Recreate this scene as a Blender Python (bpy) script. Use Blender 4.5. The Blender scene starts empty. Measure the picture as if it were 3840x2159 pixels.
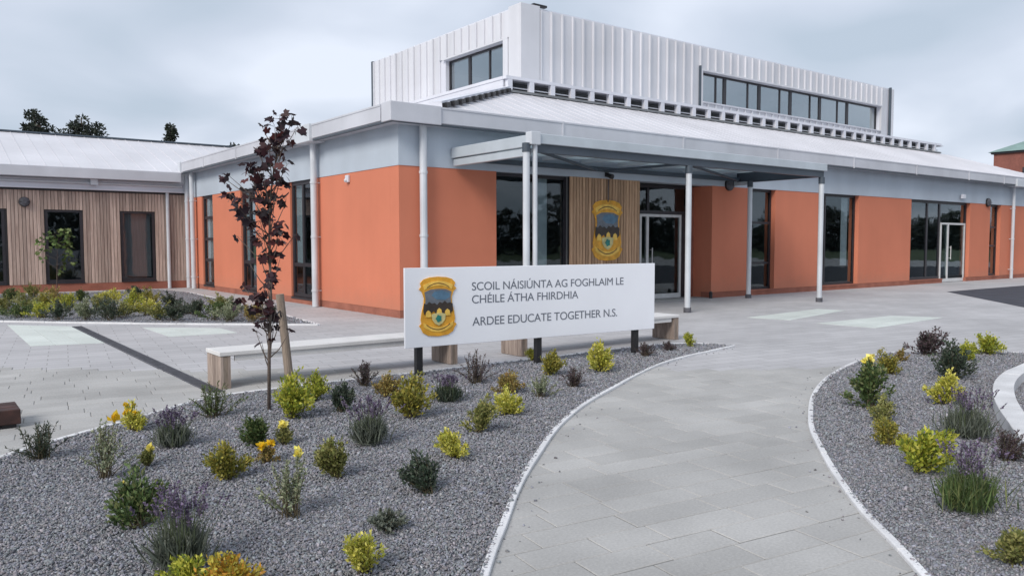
import bpy, bmesh, math, random
import numpy as np
from mathutils import Vector, Matrix

random.seed(7)
RNG = np.random.default_rng(7)
SC = bpy.context.scene
COL = SC.collection

# ------------------------------------------------------------------ camera
CAM = np.array([-7.767, -13.83, 1.4694])
YAW, PITCH, ROLL = 0.9193, 0.0596, -0.0012
FWD = np.array([math.cos(YAW) * math.cos(PITCH), math.sin(YAW) * math.cos(PITCH), -math.sin(PITCH)])
RGT = np.array([math.sin(YAW), -math.cos(YAW), 0.0])
UPV = np.cross(RGT, FWD)
r2 = RGT * math.cos(ROLL) + UPV * math.sin(ROLL)
u2 = -RGT * math.sin(ROLL) + UPV * math.cos(ROLL)
cd = bpy.data.cameras.new('camera')
cam = bpy.data.objects.new('camera', cd)
COL.objects.link(cam)
mw = Matrix.Identity(4)
for i in range(3):
    mw[i][0], mw[i][1], mw[i][2], mw[i][3] = r2[i], u2[i], -FWD[i], CAM[i]
cam.matrix_world = mw
cd.sensor_width = 36.0
cd.lens = 36.0 * 2992.98 / 3840.0
cd.shift_y = 11.68 / 3840.0
cd.clip_start = 0.05
cd.clip_end = 2000
SC.camera = cam

# ------------------------------------------------------------------ world: overcast sky
SUN_EL, SUN_AZ = math.radians(37), math.atan2(-0.36, -0.93)      # towards the sun: mostly -X
W = bpy.data.worlds.new('World')
SC.world = W
W.use_nodes = True
wt = W.node_tree
for n in list(wt.nodes):
    wt.nodes.remove(n)


def nd(t, typ, **kw):
    n = t.nodes.new(typ)
    for k, v in kw.items():
        setattr(n, k, v)
    return n


out = nd(wt, 'ShaderNodeOutputWorld')
bg = nd(wt, 'ShaderNodeBackground')
bg.inputs['Strength'].default_value = 1.0
sky = nd(wt, 'ShaderNodeTexSky', sky_type='NISHITA', sun_disc=False)
sky.sun_elevation = SUN_EL
sky.sun_rotation = math.radians(90) - SUN_AZ
sky.dust_density = 3.0
sks = nd(wt, 'ShaderNodeVectorMath', operation='SCALE')
sks.inputs['Scale'].default_value = 0.07
wt.links.new(sky.outputs[0], sks.inputs[0])
tc = nd(wt, 'ShaderNodeTexCoord')
sep = nd(wt, 'ShaderNodeSeparateXYZ')
wt.links.new(tc.outputs['Generated'], sep.inputs[0])
zz = nd(wt, 'ShaderNodeMath', operation='MAXIMUM')
zz.inputs[1].default_value = 0.0
wt.links.new(sep.outputs['Z'], zz.inputs[0])
za = nd(wt, 'ShaderNodeMath', operation='ADD')
za.inputs[1].default_value = 0.28
wt.links.new(zz.outputs[0], za.inputs[0])
cmb = nd(wt, 'ShaderNodeCombineXYZ')
for ax, k in (('X', 0), ('Y', 1)):
    dv = nd(wt, 'ShaderNodeMath', operation='DIVIDE')
    wt.links.new(sep.outputs[ax], dv.inputs[0])
    wt.links.new(za.outputs[0], dv.inputs[1])
    wt.links.new(dv.outputs[0], cmb.inputs[k])
n1 = nd(wt, 'ShaderNodeTexNoise')
n1.inputs['Scale'].default_value = 1.7
n1.inputs['Detail'].default_value = 6
n1.inputs['Roughness'].default_value = 0.38
n1.inputs['Distortion'].default_value = 0.3
wt.links.new(cmb.outputs[0], n1.inputs['Vector'])
rp = nd(wt, 'ShaderNodeValToRGB')
rp.color_ramp.elements[0].position = 0.37
rp.color_ramp.elements[0].color = (0.30, 0.35, 0.415, 1)
rp.color_ramp.elements[1].position = 0.64
rp.color_ramp.elements[1].color = (0.48, 0.515, 0.585, 1)
e = rp.color_ramp.elements.new(0.5)
e.color = (0.37, 0.41, 0.48, 1)
wt.links.new(n1.outputs['Fac'], rp.inputs['Fac'])
mx = nd(wt, 'ShaderNodeMix', data_type='RGBA')
mx.inputs['Factor'].default_value = 0.93
wt.links.new(sks.outputs[0], mx.inputs['A'])
wt.links.new(rp.outputs[0], mx.inputs['B'])
wt.links.new(mx.outputs['Result'], bg.inputs['Color'])
wt.links.new(bg.outputs[0], out.inputs[0])

# ------------------------------------------------------------------ sun (weak, through cloud)
sd = bpy.data.lights.new('sun', 'SUN')
sd.energy = 1.45
sd.angle = math.radians(24)
sd.color = (1.0, 0.94, 0.87)
sun = bpy.data.objects.new('sun', sd)
COL.objects.link(sun)
to_sun = Vector((math.cos(SUN_AZ) * math.cos(SUN_EL), math.sin(SUN_AZ) * math.cos(SUN_EL), math.sin(SUN_EL)))
sun.rotation_euler = to_sun.to_track_quat('Z', 'Y').to_euler()
sun.location = (-20, -10, 20)

SC.view_settings.view_transform = 'Standard'
SC.view_settings.look = 'None'
SC.view_settings.gamma = 1.0
SC.view_settings.exposure = 0.85
SC.view_settings.use_curve_mapping = False
SC.render.engine = 'CYCLES'


# ------------------------------------------------------------------ helpers
def mat(name, c, rough=0.6, var=0.08, scale=3.0, fine=0.0, fscale=60, bump=0.0, bscale=80, metal=0.0,
        c2=None, objrand=0.0, spec=0.5, stretch=None):
    """principled material; c..c2 mixed by soft noise, a fine grain on top, optional bump"""
    m = bpy.data.materials.new(name)
    m.use_nodes = True
    t = m.node_tree
    b = t.nodes['Principled BSDF']
    b.inputs['Roughness'].default_value = rough
    b.inputs['Metallic'].default_value = metal
    b.inputs['Specular IOR Level'].default_value = spec
    tcn = nd(t, 'ShaderNodeNewGeometry')
    vec = tcn.outputs['Position']
    if stretch:
        mp = nd(t, 'ShaderNodeMapping')
        mp.inputs['Scale'].default_value = stretch
        t.links.new(vec, mp.inputs[0])
        vec = mp.outputs[0]
    a = nd(t, 'ShaderNodeTexNoise')
    a.inputs['Scale'].default_value = scale
    a.inputs['Detail'].default_value = 5
    t.links.new(vec, a.inputs['Vector'])
    if c2 is None:
        c2 = tuple(max(0, x * (1 - 2 * var)) for x in c)
        c1 = tuple(min(1, x * (1 + var)) for x in c)
    else:
        c1 = c
    r = nd(t, 'ShaderNodeValToRGB')
    r.color_ramp.elements[0].position = 0.32
    r.color_ramp.elements[1].position = 0.68
    r.color_ramp.elements[0].color = (*c2, 1)
    r.color_ramp.elements[1].color = (*c1, 1)
    t.links.new(a.outputs['Fac'], r.inputs['Fac'])
    col = r.outputs[0]
    if fine > 0:
        f = nd(t, 'ShaderNodeTexNoise')
        f.inputs['Scale'].default_value = fscale
        f.inputs['Detail'].default_value = 3
        t.links.new(vec, f.inputs['Vector'])
        mr = nd(t, 'ShaderNodeMapRange')
        mr.inputs['From Min'].default_value = 0.3
        mr.inputs['From Max'].default_value = 0.7
        mr.inputs['To Min'].default_value = 1 - fine
        mr.inputs['To Max'].default_value = 1 + fine
        t.links.new(f.outputs['Fac'], mr.inputs['Value'])
        ms = nd(t, 'ShaderNodeVectorMath', operation='SCALE')
        t.links.new(col, ms.inputs[0])
        t.links.new(mr.outputs[0], ms.inputs['Scale'])
        col = ms.outputs[0]
    if objrand > 0:
        oi = nd(t, 'ShaderNodeObjectInfo')
        mr = nd(t, 'ShaderNodeMapRange')
        mr.inputs['To Min'].default_value = 1 - objrand
        mr.inputs['To Max'].default_value = 1 + objrand
        t.links.new(oi.outputs['Random'], mr.inputs['Value'])
        ms = nd(t, 'ShaderNodeVectorMath', operation='SCALE')
        t.links.new(col, ms.inputs[0])
        t.links.new(mr.outputs[0], ms.inputs['Scale'])
        col = ms.outputs[0]
    t.links.new(col, b.inputs['Base Color'])
    if bump > 0:
        g = nd(t, 'ShaderNodeTexNoise')
        g.inputs['Scale'].default_value = bscale
        g.inputs['Detail'].default_value = 4
        t.links.new(vec, g.inputs['Vector'])
        bp = nd(t, 'ShaderNodeBump')
        bp.inputs['Strength'].default_value = bump
        bp.inputs['Distance'].default_value = 0.01
        t.links.new(g.outputs['Fac'], bp.inputs['Height'])
        t.links.new(bp.outputs[0], b.inputs['Normal'])
    return m


def colmat(name, rough=0.6, transl=0.0, spec=0.3):
    """material coloured by the mesh's own 'Col' attribute (each leaf / stone its own colour)"""
    m = bpy.data.materials.new(name)
    m.use_nodes = True
    t = m.node_tree
    b = t.nodes['Principled BSDF']
    b.inputs['Roughness'].default_value = rough
    b.inputs['Specular IOR Level'].default_value = spec
    at = nd(t, 'ShaderNodeAttribute', attribute_name='Col')
    t.links.new(at.outputs['Color'], b.inputs['Base Color'])
    if transl > 0:
        tr = nd(t, 'ShaderNodeBsdfTranslucent')
        t.links.new(at.outputs['Color'], tr.inputs['Color'])
        ms = nd(t, 'ShaderNodeMixShader')
        ms.inputs[0].default_value = transl
        t.links.new(b.outputs[0], ms.inputs[1])
        t.links.new(tr.outputs[0], ms.inputs[2])
        t.links.new(ms.outputs[0], t.nodes['Material Output'].inputs['Surface'])
    return m


def glassmat(name, tint=(0.55, 0.6, 0.62), refl=1.0, base=0.05, rough=0.02):
    m = bpy.data.materials.new(name)
    m.use_nodes = True
    t = m.node_tree
    t.nodes.remove(t.nodes['Principled BSDF'])
    tr = nd(t, 'ShaderNodeBsdfTransparent')
    tr.inputs[0].default_value = (*tint, 1)
    gl = nd(t, 'ShaderNodeBsdfGlossy')
    gl.inputs['Roughness'].default_value = rough
    gl.inputs['Color'].default_value = (0.86, 0.92, 0.95, 1)
    # slight waviness of float glass, so that reflections are not perfect
    nz = nd(t, 'ShaderNodeTexNoise')
    nz.inputs['Scale'].default_value = 1.3
    bp = nd(t, 'ShaderNodeBump')
    bp.inputs['Strength'].default_value = 0.12
    bp.inputs['Distance'].default_value = 0.02
    tcn = nd(t, 'ShaderNodeTexCoord')
    t.links.new(tcn.outputs['Object'], nz.inputs['Vector'])
    t.links.new(nz.outputs['Fac'], bp.inputs['Height'])
    t.links.new(bp.outputs[0], gl.inputs['Normal'])
    fr = nd(t, 'ShaderNodeFresnel')
    gb = nd(t, 'ShaderNodeNewGeometry')
    io = nd(t, 'ShaderNodeMath', operation='MULTIPLY_ADD')      # same index seen from either face of the pane
    io.inputs[1].default_value = -0.8333
    io.inputs[2].default_value = 1.5
    t.links.new(gb.outputs['Backfacing'], io.inputs[0])
    t.links.new(io.outputs[0], fr.inputs[0])
    ma = nd(t, 'ShaderNodeMath', operation='MULTIPLY_ADD')
    ma.inputs[1].default_value = refl
    ma.inputs[2].default_value = base
    ma.use_clamp = True
    t.links.new(fr.outputs[0], ma.inputs[0])
    mi = nd(t, 'ShaderNodeMixShader')
    t.links.new(ma.outputs[0], mi.inputs[0])
    t.links.new(tr.outputs[0], mi.inputs[1])
    t.links.new(gl.outputs[0], mi.inputs[2])
    t.links.new(mi.outputs[0], t.nodes['Material Output'].inputs['Surface'])
    return m


class MB:
    """collects polygons, becomes ONE mesh object"""
    def __init__(s):
        s.v, s.f = [], []

    def poly(s, pts):
        n = len(s.v)
        s.v += [tuple(map(float, q)) for q in pts]
        s.f.append(tuple(range(n, n + len(pts))))
        return s

    def box(s, x0, y0, z0, x1, y1, z1):
        n = len(s.v)
        s.v += [(x0, y0, z0), (x1, y0, z0), (x1, y1, z0), (x0, y1, z0), (x0, y0, z1), (x1, y0, z1), (x1, y1, z1), (x0, y1, z1)]
        s.f += [tuple(n + i for i in q) for q in ((0, 3, 2, 1), (4, 5, 6, 7), (0, 1, 5, 4), (1, 2, 6, 5), (2, 3, 7, 6), (3, 0, 4, 7))]
        return s

    def bar(s, p0, p1, w, h):
        p0, p1 = Vector(p0), Vector(p1)
        d = (p1 - p0).normalized()
        up = Vector((0, 0, 1)) if abs(d.z) < 0.95 else Vector((1, 0, 0))
        a = d.cross(up).normalized() * (w / 2)
        b = a.cross(d).normalized() * (h / 2)
        n = len(s.v)
        for p in (p0, p1):
            s.v += [tuple(p + q) for q in (-a - b, a - b, a + b, -a + b)]
        s.f += [tuple(n + i for i in q) for q in ((0, 3, 2, 1), (4, 5, 6, 7), (0, 1, 5, 4), (1, 2, 6, 5), (2, 3, 7, 6), (3, 0, 4, 7))]
        return s

    def tube(s, pts, r, n=10, cap=True):
        pts = [Vector(q) for q in pts]
        rs = r if isinstance(r, (list, tuple)) else [r] * len(pts)
        base = len(s.v)
        ref = None
        for i, q in enumerate(pts):
            d = (pts[min(i + 1, len(pts) - 1)] - pts[max(i - 1, 0)]).normalized()
            if ref is None:
                ref = Vector((1, 0, 0)) if abs(d.x) < 0.8 else Vector((0, 1, 0))
            a = (ref - d * ref.dot(d)).normalized()
            ref = a
            b = d.cross(a)
            for k in range(n):
                t = 2 * math.pi * k / n
                s.v.append(tuple(q + a * (rs[i] * math.cos(t)) + b * (rs[i] * math.sin(t))))
        for i in range(len(pts) - 1):
            for k in range(n):
                k2 = (k + 1) % n
                s.f.append((base + i * n + k, base + i * n + k2, base + (i + 1) * n + k2, base + (i + 1) * n + k))
        if cap:
            s.f.append(tuple(base + k for k in reversed(range(n))))
            s.f.append(tuple(base + (len(pts) - 1) * n + k for k in range(n)))
        return s

    def prism(s, poly, z0, z1):
        n = len(s.v)
        k = len(poly)
        s.v += [(x, y, z0) for x, y in poly] + [(x, y, z1) for x, y in poly]
        s.f.append(tuple(n + i for i in reversed(range(k))))
        s.f.append(tuple(n + k + i for i in range(k)))
        for i in range(k):
            j = (i + 1) % k
            s.f.append((n + i, n + j, n + k + j, n + k + i))
        return s

    def mesh(s, name, m, smooth=False):
        me = bpy.data.meshes.new(name)
        me.from_pydata(s.v, [], s.f)
        me.materials.append(m)
        if smooth:
            me.polygons.foreach_set('use_smooth', [True] * len(me.polygons))
        me.update()
        return me

    def build(s, name, m, parent=None, smooth=False, bevel=0.0):
        o = bpy.data.objects.new(name, s.mesh(name, m, smooth))
        COL.objects.link(o)
        o.parent = parent
        if bevel > 0:
            b = o.modifiers.new('bevel', 'BEVEL')
            b.width = bevel
            b.segments = 2
            b.limit_method = 'ANGLE'
        return o


def tag(o, label=None, cat=None, group=None, kind=None):
    if label:
        o['label'] = label
    if cat:
        o['category'] = cat
    if group:
        o['group'] = group
    if kind:
        o['kind'] = kind
    return o


def empty(name, loc=(0, 0, 0), rz=0.0):
    o = bpy.data.objects.new(name, None)
    COL.objects.link(o)
    o.location = loc
    o.rotation_euler = (0, 0, rz)
    o.empty_display_size = 0.2
    return o


def link(name, me, parent, loc=(0, 0, 0), rot=(0, 0, 0), scale=(1, 1, 1)):
    o = bpy.data.objects.new(name, me)
    COL.objects.link(o)
    o.parent = parent
    o.location, o.rotation_euler, o.scale = loc, rot, scale
    return o


def spline(pts, n=8, closed=False):
    """Catmull-Rom through 2D points"""
    P = [np.array(q, float) for q in pts]
    o = []
    N = len(P)
    for i in range(N if closed else N - 1):
        if closed:
            a, b, c, d = P[i - 1], P[i], P[(i + 1) % N], P[(i + 2) % N]
        else:
            a, b, c, d = P[max(i - 1, 0)], P[i], P[i + 1], P[min(i + 2, N - 1)]
        for k in range(n):
            t = k / n
            o.append(0.5 * ((2 * b) + (c - a) * t + (2 * a - 5 * b + 4 * c - d) * t * t + (3 * b - a - 3 * c + d) * t ** 3))
    if not closed:
        o.append(P[-1])
    return o


def inside(poly, X, Y):
    poly = np.array(poly)
    r = np.zeros(X.shape, bool)
    j = len(poly) - 1
    for i in range(len(poly)):
        xi, yi = poly[i]
        xj, yj = poly[j]
        c = ((yi > Y) != (yj > Y)) & (X < (xj - xi) * (Y - yi) / (yj - yi + 1e-12) + xi)
        r ^= c
        j = i
    return r


def project(P):
    d = np.asarray(P, float) - CAM
    w = d @ FWD
    return 1920 + 2992.98 * (d @ r2) / w, 1091.18 - 2992.98 * (d @ u2) / w, w


def raw_mesh(name, verts, faces, m, cols=None, smooth=False):
    """fast mesh from numpy arrays; faces all quads or all tris; cols per vertex"""
    me = bpy.data.meshes.new(name)
    nv, (nf, k) = len(verts), faces.shape
    me.vertices.add(nv)
    me.vertices.foreach_set('co', np.ascontiguousarray(verts, dtype=np.float32).ravel())
    me.loops.add(nf * k)
    me.loops.foreach_set('vertex_index', np.ascontiguousarray(faces, dtype=np.int32).ravel())
    me.polygons.add(nf)
    me.polygons.foreach_set('loop_start', np.arange(0, nf * k, k, dtype=np.int32))
    me.polygons.foreach_set('loop_total', np.full(nf, k, dtype=np.int32))
    if smooth:
        me.polygons.foreach_set('use_smooth', np.ones(nf, dtype=bool))
    if cols is not None:
        at = me.color_attributes.new('Col', 'FLOAT_COLOR', 'POINT')
        at.data.foreach_set('color', np.c_[cols, np.ones(nv)].astype(np.float32).ravel())
    me.update()
    me.validate()
    me.materials.append(m)
    return me


# ------------------------------------------------------------------ materials
M = {}
M['orange'] = mat('orange_render', (0.625, 0.215, 0.130), 0.85, 0.035, 0.6, fine=0.03, fscale=140, bump=0.25, bscale=260, spec=0.2)


def weather(m, streak=0.025, splash=0.2, z0=0.15, dirt=(0.30, 0.20, 0.15)):
    """rain streaks down the face and a ragged line of splash dirt above the plinth"""
    t = m.node_tree
    b = t.nodes['Principled BSDF']
    src = b.inputs['Base Color'].links[0].from_socket
    geo = nd(t, 'ShaderNodeNewGeometry')
    mp = nd(t, 'ShaderNodeMapping')
    mp.inputs['Scale'].default_value = (0.8, 0.8, 0.10)
    t.links.new(geo.outputs['Position'], mp.inputs[0])
    nz = nd(t, 'ShaderNodeTexNoise')
    nz.inputs['Scale'].default_value = 2.2
    nz.inputs['Detail'].default_value = 6
    t.links.new(mp.outputs[0], nz.inputs['Vector'])
    mr = nd(t, 'ShaderNodeMapRange')
    mr.inputs['From Min'].default_value = 0.35
    mr.inputs['From Max'].default_value = 0.65
    mr.inputs['To Min'].default_value = 1 - streak
    mr.inputs['To Max'].default_value = 1 + streak * 0.4
    t.links.new(nz.outputs['Fac'], mr.inputs['Value'])
    sc_ = nd(t, 'ShaderNodeVectorMath', operation='SCALE')
    t.links.new(src, sc_.inputs[0])
    t.links.new(mr.outputs[0], sc_.inputs['Scale'])
    sx = nd(t, 'ShaderNodeSeparateXYZ')
    t.links.new(geo.outputs['Position'], sx.inputs[0])
    n2 = nd(t, 'ShaderNodeTexNoise')
    n2.inputs['Scale'].default_value = 5
    n2.inputs['Detail'].default_value = 7
    t.links.new(geo.outputs['Position'], n2.inputs['Vector'])
    ad = nd(t, 'ShaderNodeMath', operation='MULTIPLY_ADD')
    ad.inputs[1].default_value = -0.55
    t.links.new(n2.outputs['Fac'], ad.inputs[0])
    t.links.new(sx.outputs['Z'], ad.inputs[2])
    m2 = nd(t, 'ShaderNodeMapRange')
    m2.inputs['From Min'].default_value = z0 - 0.25
    m2.inputs['From Max'].default_value = z0 + 0.12
    m2.inputs['To Min'].default_value = splash
    m2.inputs['To Max'].default_value = 0.0
    t.links.new(ad.outputs[0], m2.inputs['Value'])
    mxn = nd(t, 'ShaderNodeMix', data_type='RGBA')
    t.links.new(m2.outputs[0], mxn.inputs['Factor'])
    t.links.new(sc_.outputs[0], mxn.inputs['A'])
    mxn.inputs['B'].default_value = (*dirt, 1)
    t.links.new(mxn.outputs['Result'], b.inputs['Base Color'])


weather(M['orange'])
M['plinth'] = mat('plinth_brown', (0.34, 0.135, 0.095), 0.85, 0.12, 2, fine=0.1, fscale=40, spec=0.2)
M['band'] = mat('band_grey', (0.47, 0.53, 0.60), 0.55, 0.05, 0.7, fine=0.02)
M['fascia'] = mat('fascia_aluminium', (0.58, 0.59, 0.635), 0.42, 0.05, 0.9, fine=0.02, metal=0.1)
M['roof'] = mat('roof_pale_metal', (0.66, 0.655, 0.69), 0.45, 0.05, 0.5, fine=0.03, fscale=12, metal=0.1)
M['white'] = mat('white_metal', (0.70, 0.71, 0.77), 0.42, 0.05, 0.6, fine=0.02, metal=0.08)
M['clad'] = mat('cladding_white', (0.655, 0.66, 0.695), 0.40, 0.05, 0.5, fine=0.02, metal=0.08, objrand=0.05)
weather(M['clad'], 0.06, 0.0)
weather(M['fascia'], 0.05, 0.0)
weather(M['band'], 0.04, 0.0)
M['pipe'] = mat('pipe_grey_white', (0.60, 0.63, 0.67), 0.38, 0.05, 2, metal=0.1)
M['canopy'] = mat('canopy_grey', (0.52, 0.57, 0.61), 0.4, 0.05, 2, metal=0.2)
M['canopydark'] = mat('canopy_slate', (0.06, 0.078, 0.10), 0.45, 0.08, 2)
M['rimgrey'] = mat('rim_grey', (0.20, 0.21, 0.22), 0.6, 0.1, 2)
M['frame'] = mat('window_frame_dark', (0.028, 0.026, 0.032), 0.4, 0.1, 5)
M['frame_w'] = mat('door_frame_pale', (0.62, 0.62, 0.62), 0.4, 0.05, 5)
M['black'] = mat('black_plastic', (0.018, 0.017, 0.019), 0.5, 0.15, 8)
M['inside'] = mat('interior_wall', (0.16, 0.165, 0.17), 0.9, 0.06, 1)
M['insidefloor'] = mat('interior_floor', (0.06, 0.06, 0.065), 0.6, 0.1, 1)
M['curtain'] = mat('curtain_grey', (0.27, 0.27, 0.29), 0.9, 0.1, 6, stretch=(9, 9, 0.3))
M['blind'] = mat('blind_white', (0.62, 0.63, 0.66), 0.8, 0.05, 6)
M['glass'] = glassmat('window_glass', (0.74, 0.79, 0.80), 1.25, 0.0)
M['glass_hi'] = glassmat('high_window_glass', (0.66, 0.72, 0.74), 1.2, 0.28)
M['wood'] = mat('cedar_weathered', (0.52, 0.405, 0.345), 0.75, 0.0, 2.2, c2=(0.34, 0.25, 0.21), fine=0.14, fscale=9, objrand=0.22, stretch=(14, 14, 0.6), spec=0.2)
M['woodpanel'] = mat('cedar_new', (0.56, 0.37, 0.235), 0.75, 0.0, 2.2, c2=(0.36, 0.22, 0.14), fine=0.15, fscale=9, objrand=0.28, stretch=(14, 14, 0.6), spec=0.2)
M['benchwood'] = mat('bench_timber', (0.37, 0.30, 0.255), 0.75, 0.0, 3, c2=(0.25, 0.195, 0.165), fine=0.15, fscale=12, objrand=0.2, stretch=(10, 10, 0.8), spec=0.2)
M['benchtop'] = mat('bench_concrete_top', (0.66, 0.65, 0.64), 0.75, 0.05, 2.5, fine=0.05, fscale=70, bump=0.1, spec=0.3)
M['kerb'] = mat('kerb_concrete', (0.66, 0.66, 0.67), 0.85, 0.08, 3, fine=0.1, fscale=90, bump=0.2, bscale=150, objrand=0.06, spec=0.25)
M['slab'] = mat('slab_concrete', (0.40, 0.395, 0.385), 0.88, 0.09, 1.1, fine=0.10, fscale=70, bump=0.25, bscale=170, objrand=0.075, spec=0.25)
M['sand'] = mat('joint_sand', (0.25, 0.245, 0.235), 0.95, 0.15, 6, fine=0.2, fscale=80, spec=0.2)
M['pale'] = mat('pale_slab', (0.58, 0.62, 0.59), 0.85, 0.05, 1.0, fine=0.07, fscale=30, spec=0.25, objrand=0.05)
M['asphalt'] = mat('asphalt_dark', (0.058, 0.06, 0.075), 0.9, 0.1, 2, fine=0.25, fscale=120, spec=0.3)
M['drain'] = mat('drain_iron', (0.10, 0.10, 0.115), 0.6, 0.15, 8, spec=0.3)
M['grass'] = mat('grass_far', (0.06, 0.09, 0.03), 0.9, 0.2, 0.2, fine=0.2, fscale=5)
M['sign'] = mat('sign_white', (0.86, 0.88, 0.93), 0.35, 0.015, 1.2)
M['ink'] = mat('sign_lettering', (0.15, 0.165, 0.20), 0.5, 0.05, 5)
M['bark'] = mat('bark_grey', (0.13, 0.10, 0.085), 0.9, 0.2, 18, fine=0.2, fscale=70)
M['stake'] = mat('stake_timber', (0.27, 0.215, 0.17), 0.85, 0.15, 8, fine=0.15, fscale=30, stretch=(6, 6, 0.6))
M['stem'] = mat('plant_stem', (0.10, 0.08, 0.045), 0.8, 0.2, 30)
M['greenstem'] = mat('green_stem', (0.11, 0.14, 0.07), 0.7, 0.2, 30)
M['leaf'] = colmat('leaf', 0.5, 0.28, 0.35)
M['flower'] = colmat('petal', 0.6, 0.2, 0.2)
M['stone'] = colmat('gravel_stone', 0.85, 0.0, 0.3)
M['gravelbed'] = mat('gravel_bed', (0.25, 0.255, 0.28), 0.95, 0.0, 40, c2=(0.18, 0.185, 0.20), fine=0.35, fscale=130, bump=0.6, bscale=90, spec=0.2)
M['brick'] = mat('far_brick', (0.23, 0.085, 0.065), 0.85, 0.1, 0.8, fine=0.12, fscale=9)
M['slate'] = mat('far_green_roof', (0.20, 0.30, 0.28), 0.7, 0.1, 0.6, fine=0.06, fscale=3)
M['poly'] = None


def poly_mat():
    m = bpy.data.materials.new('canopy_polycarbonate')
    m.use_nodes = True
    t = m.node_tree
    t.nodes.remove(t.nodes['Principled BSDF'])
    tr = nd(t, 'ShaderNodeBsdfTranslucent')
    tr.inputs[0].default_value = (0.60, 0.68, 0.72, 1)
    df = nd(t, 'ShaderNodeBsdfDiffuse')
    df.inputs[0].default_value = (0.45, 0.52, 0.55, 1)
    gl = nd(t, 'ShaderNodeBsdfGlossy')
    gl.inputs['Roughness'].default_value = 0.12
    a = nd(t, 'ShaderNodeMixShader')
    a.inputs[0].default_value = 0.35
    b = nd(t, 'ShaderNodeMixShader')
    b.inputs[0].default_value = 0.06
    t.links.new(tr.outputs[0], a.inputs[1])
    t.links.new(df.outputs[0], a.inputs[2])
    t.links.new(a.outputs[0], b.inputs[1])
    t.links.new(gl.outputs[0], b.inputs[2])
    t.links.new(b.outputs[0], t.nodes['Material Output'].inputs['Surface'])
    return m


M['poly'] = poly_mat()

SLAB_ROT = math.radians(-8.0)
SLAB_ROW = 0.21


def paving_mat():
    """block paving seen from afar: same grid as the built slabs"""
    m = bpy.data.materials.new('block_paving')
    m.use_nodes = True
    t = m.node_tree
    b = t.nodes['Principled BSDF']
    b.inputs['Roughness'].default_value = 0.88
    b.inputs['Specular IOR Level'].default_value = 0.25
    tcn = nd(t, 'ShaderNodeTexCoord')
    mp = nd(t, 'ShaderNodeMapping')
    mp.inputs['Rotation'].default_value = (0, 0, -SLAB_ROT)
    t.links.new(tcn.outputs['Object'], mp.inputs[0])
    br = nd(t, 'ShaderNodeTexBrick')
    br.inputs['Scale'].default_value = 1.0
    br.inputs['Brick Width'].default_value = 0.46
    br.inputs['Row Height'].default_value = SLAB_ROW
    br.inputs['Mortar Size'].default_value = 0.005
    br.inputs['Mortar Smooth'].default_value = 0.1
    br.inputs['Color1'].default_value = (0.455, 0.45, 0.46, 1)
    br.inputs['Color2'].default_value = (0.405, 0.40, 0.41, 1)
    br.inputs['Mortar'].default_value = (0.27, 0.265, 0.265, 1)
    t.links.new(mp.outputs[0], br.inputs['Vector'])
    nz = nd(t, 'ShaderNodeTexNoise')
    nz.inputs['Scale'].default_value = 0.55
    nz.inputs['Detail'].default_value = 6
    t.links.new(tcn.outputs['Object'], nz.inputs['Vector'])
    nf = nd(t, 'ShaderNodeTexNoise')
    nf.inputs['Scale'].default_value = 55
    t.links.new(tcn.outputs['Object'], nf.inputs['Vector'])
    ad = nd(t, 'ShaderNodeMath', operation='MULTIPLY_ADD')
    ad.inputs[1].default_value = 0.35
    t.links.new(nf.outputs['Fac'], ad.inputs[0])
    t.links.new(nz.outputs['Fac'], ad.inputs[2])
    mr = nd(t, 'ShaderNodeMapRange')
    mr.inputs['From Min'].default_value = 0.42
    mr.inputs['From Max'].default_value = 0.95
    mr.inputs['To Min'].default_value = 0.86
    mr.inputs['To Max'].default_value = 1.14
    t.links.new(ad.outputs[0], mr.inputs['Value'])
    ms = nd(t, 'ShaderNodeVectorMath', operation='SCALE')
    t.links.new(br.outputs['Color'], ms.inputs[0])
    t.links.new(mr.outputs[0], ms.inputs['Scale'])
    t.links.new(ms.outputs[0], b.inputs['Base Color'])
    return m


M['paving'] = paving_mat()

# ------------------------------------------------------------------ ground
g = MB().poly([(-600, -600, -0.05), (600, -600, -0.05), (600, 600, -0.05), (-600, 600, -0.05)]).build('ground', M['grass'])
tag(g, kind='structure')
pav = MB().poly([(-40, -40, -0.006), (60, -40, -0.006), (60, 40, -0.006), (-40, 40, -0.006)]).build('paving', M['paving'])
tag(pav, kind='structure')
asp = MB().poly([(17.3, -2.64, -0.002), (12.6, -6.45, -0.002), (11.0, -9.5, -0.002), (30, -22, -0.002), (45, -8, -0.002), (45, -2.7, -0.002)]).build('asphalt_road', M['asphalt'])
tag(asp, kind='structure')

for q in ([(-6.3, 3.3), (-5.42, 2.3), (-5.42, -0.75), (-6.35, -0.5)], [(-4.45, 1.25), (-3.4, 0.35), (-3.4, -0.6), (-4.45, -0.5)],
          [(5.5, -4.1), (8.5, -3.8), (8.6, -4.4), (5.7, -4.95)], [(5.55, -5.6), (8.15, -5.65), (8.55, -6.5), (5.6, -6.7)]):
    A_, B_, C_, D_ = [np.array(p_, float) for p_ in q]
    for i in range(3):
        for j in range(7):
            cell = []
            for u_, v_ in ((i + .008, j + .02), (i + .992, j + .02), (i + .992, j + .98), (i + .008, j + .98)):
                u_, v_ = u_ / 3, v_ / 7
                cell.append(tuple((A_ * (1 - u_) + B_ * u_) * (1 - v_) + (D_ * (1 - u_) + C_ * u_) * v_))
            MB().prism(cell, -0.0055, -0.001).build('pale_paving_slab', M['pale'], pav)

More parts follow.
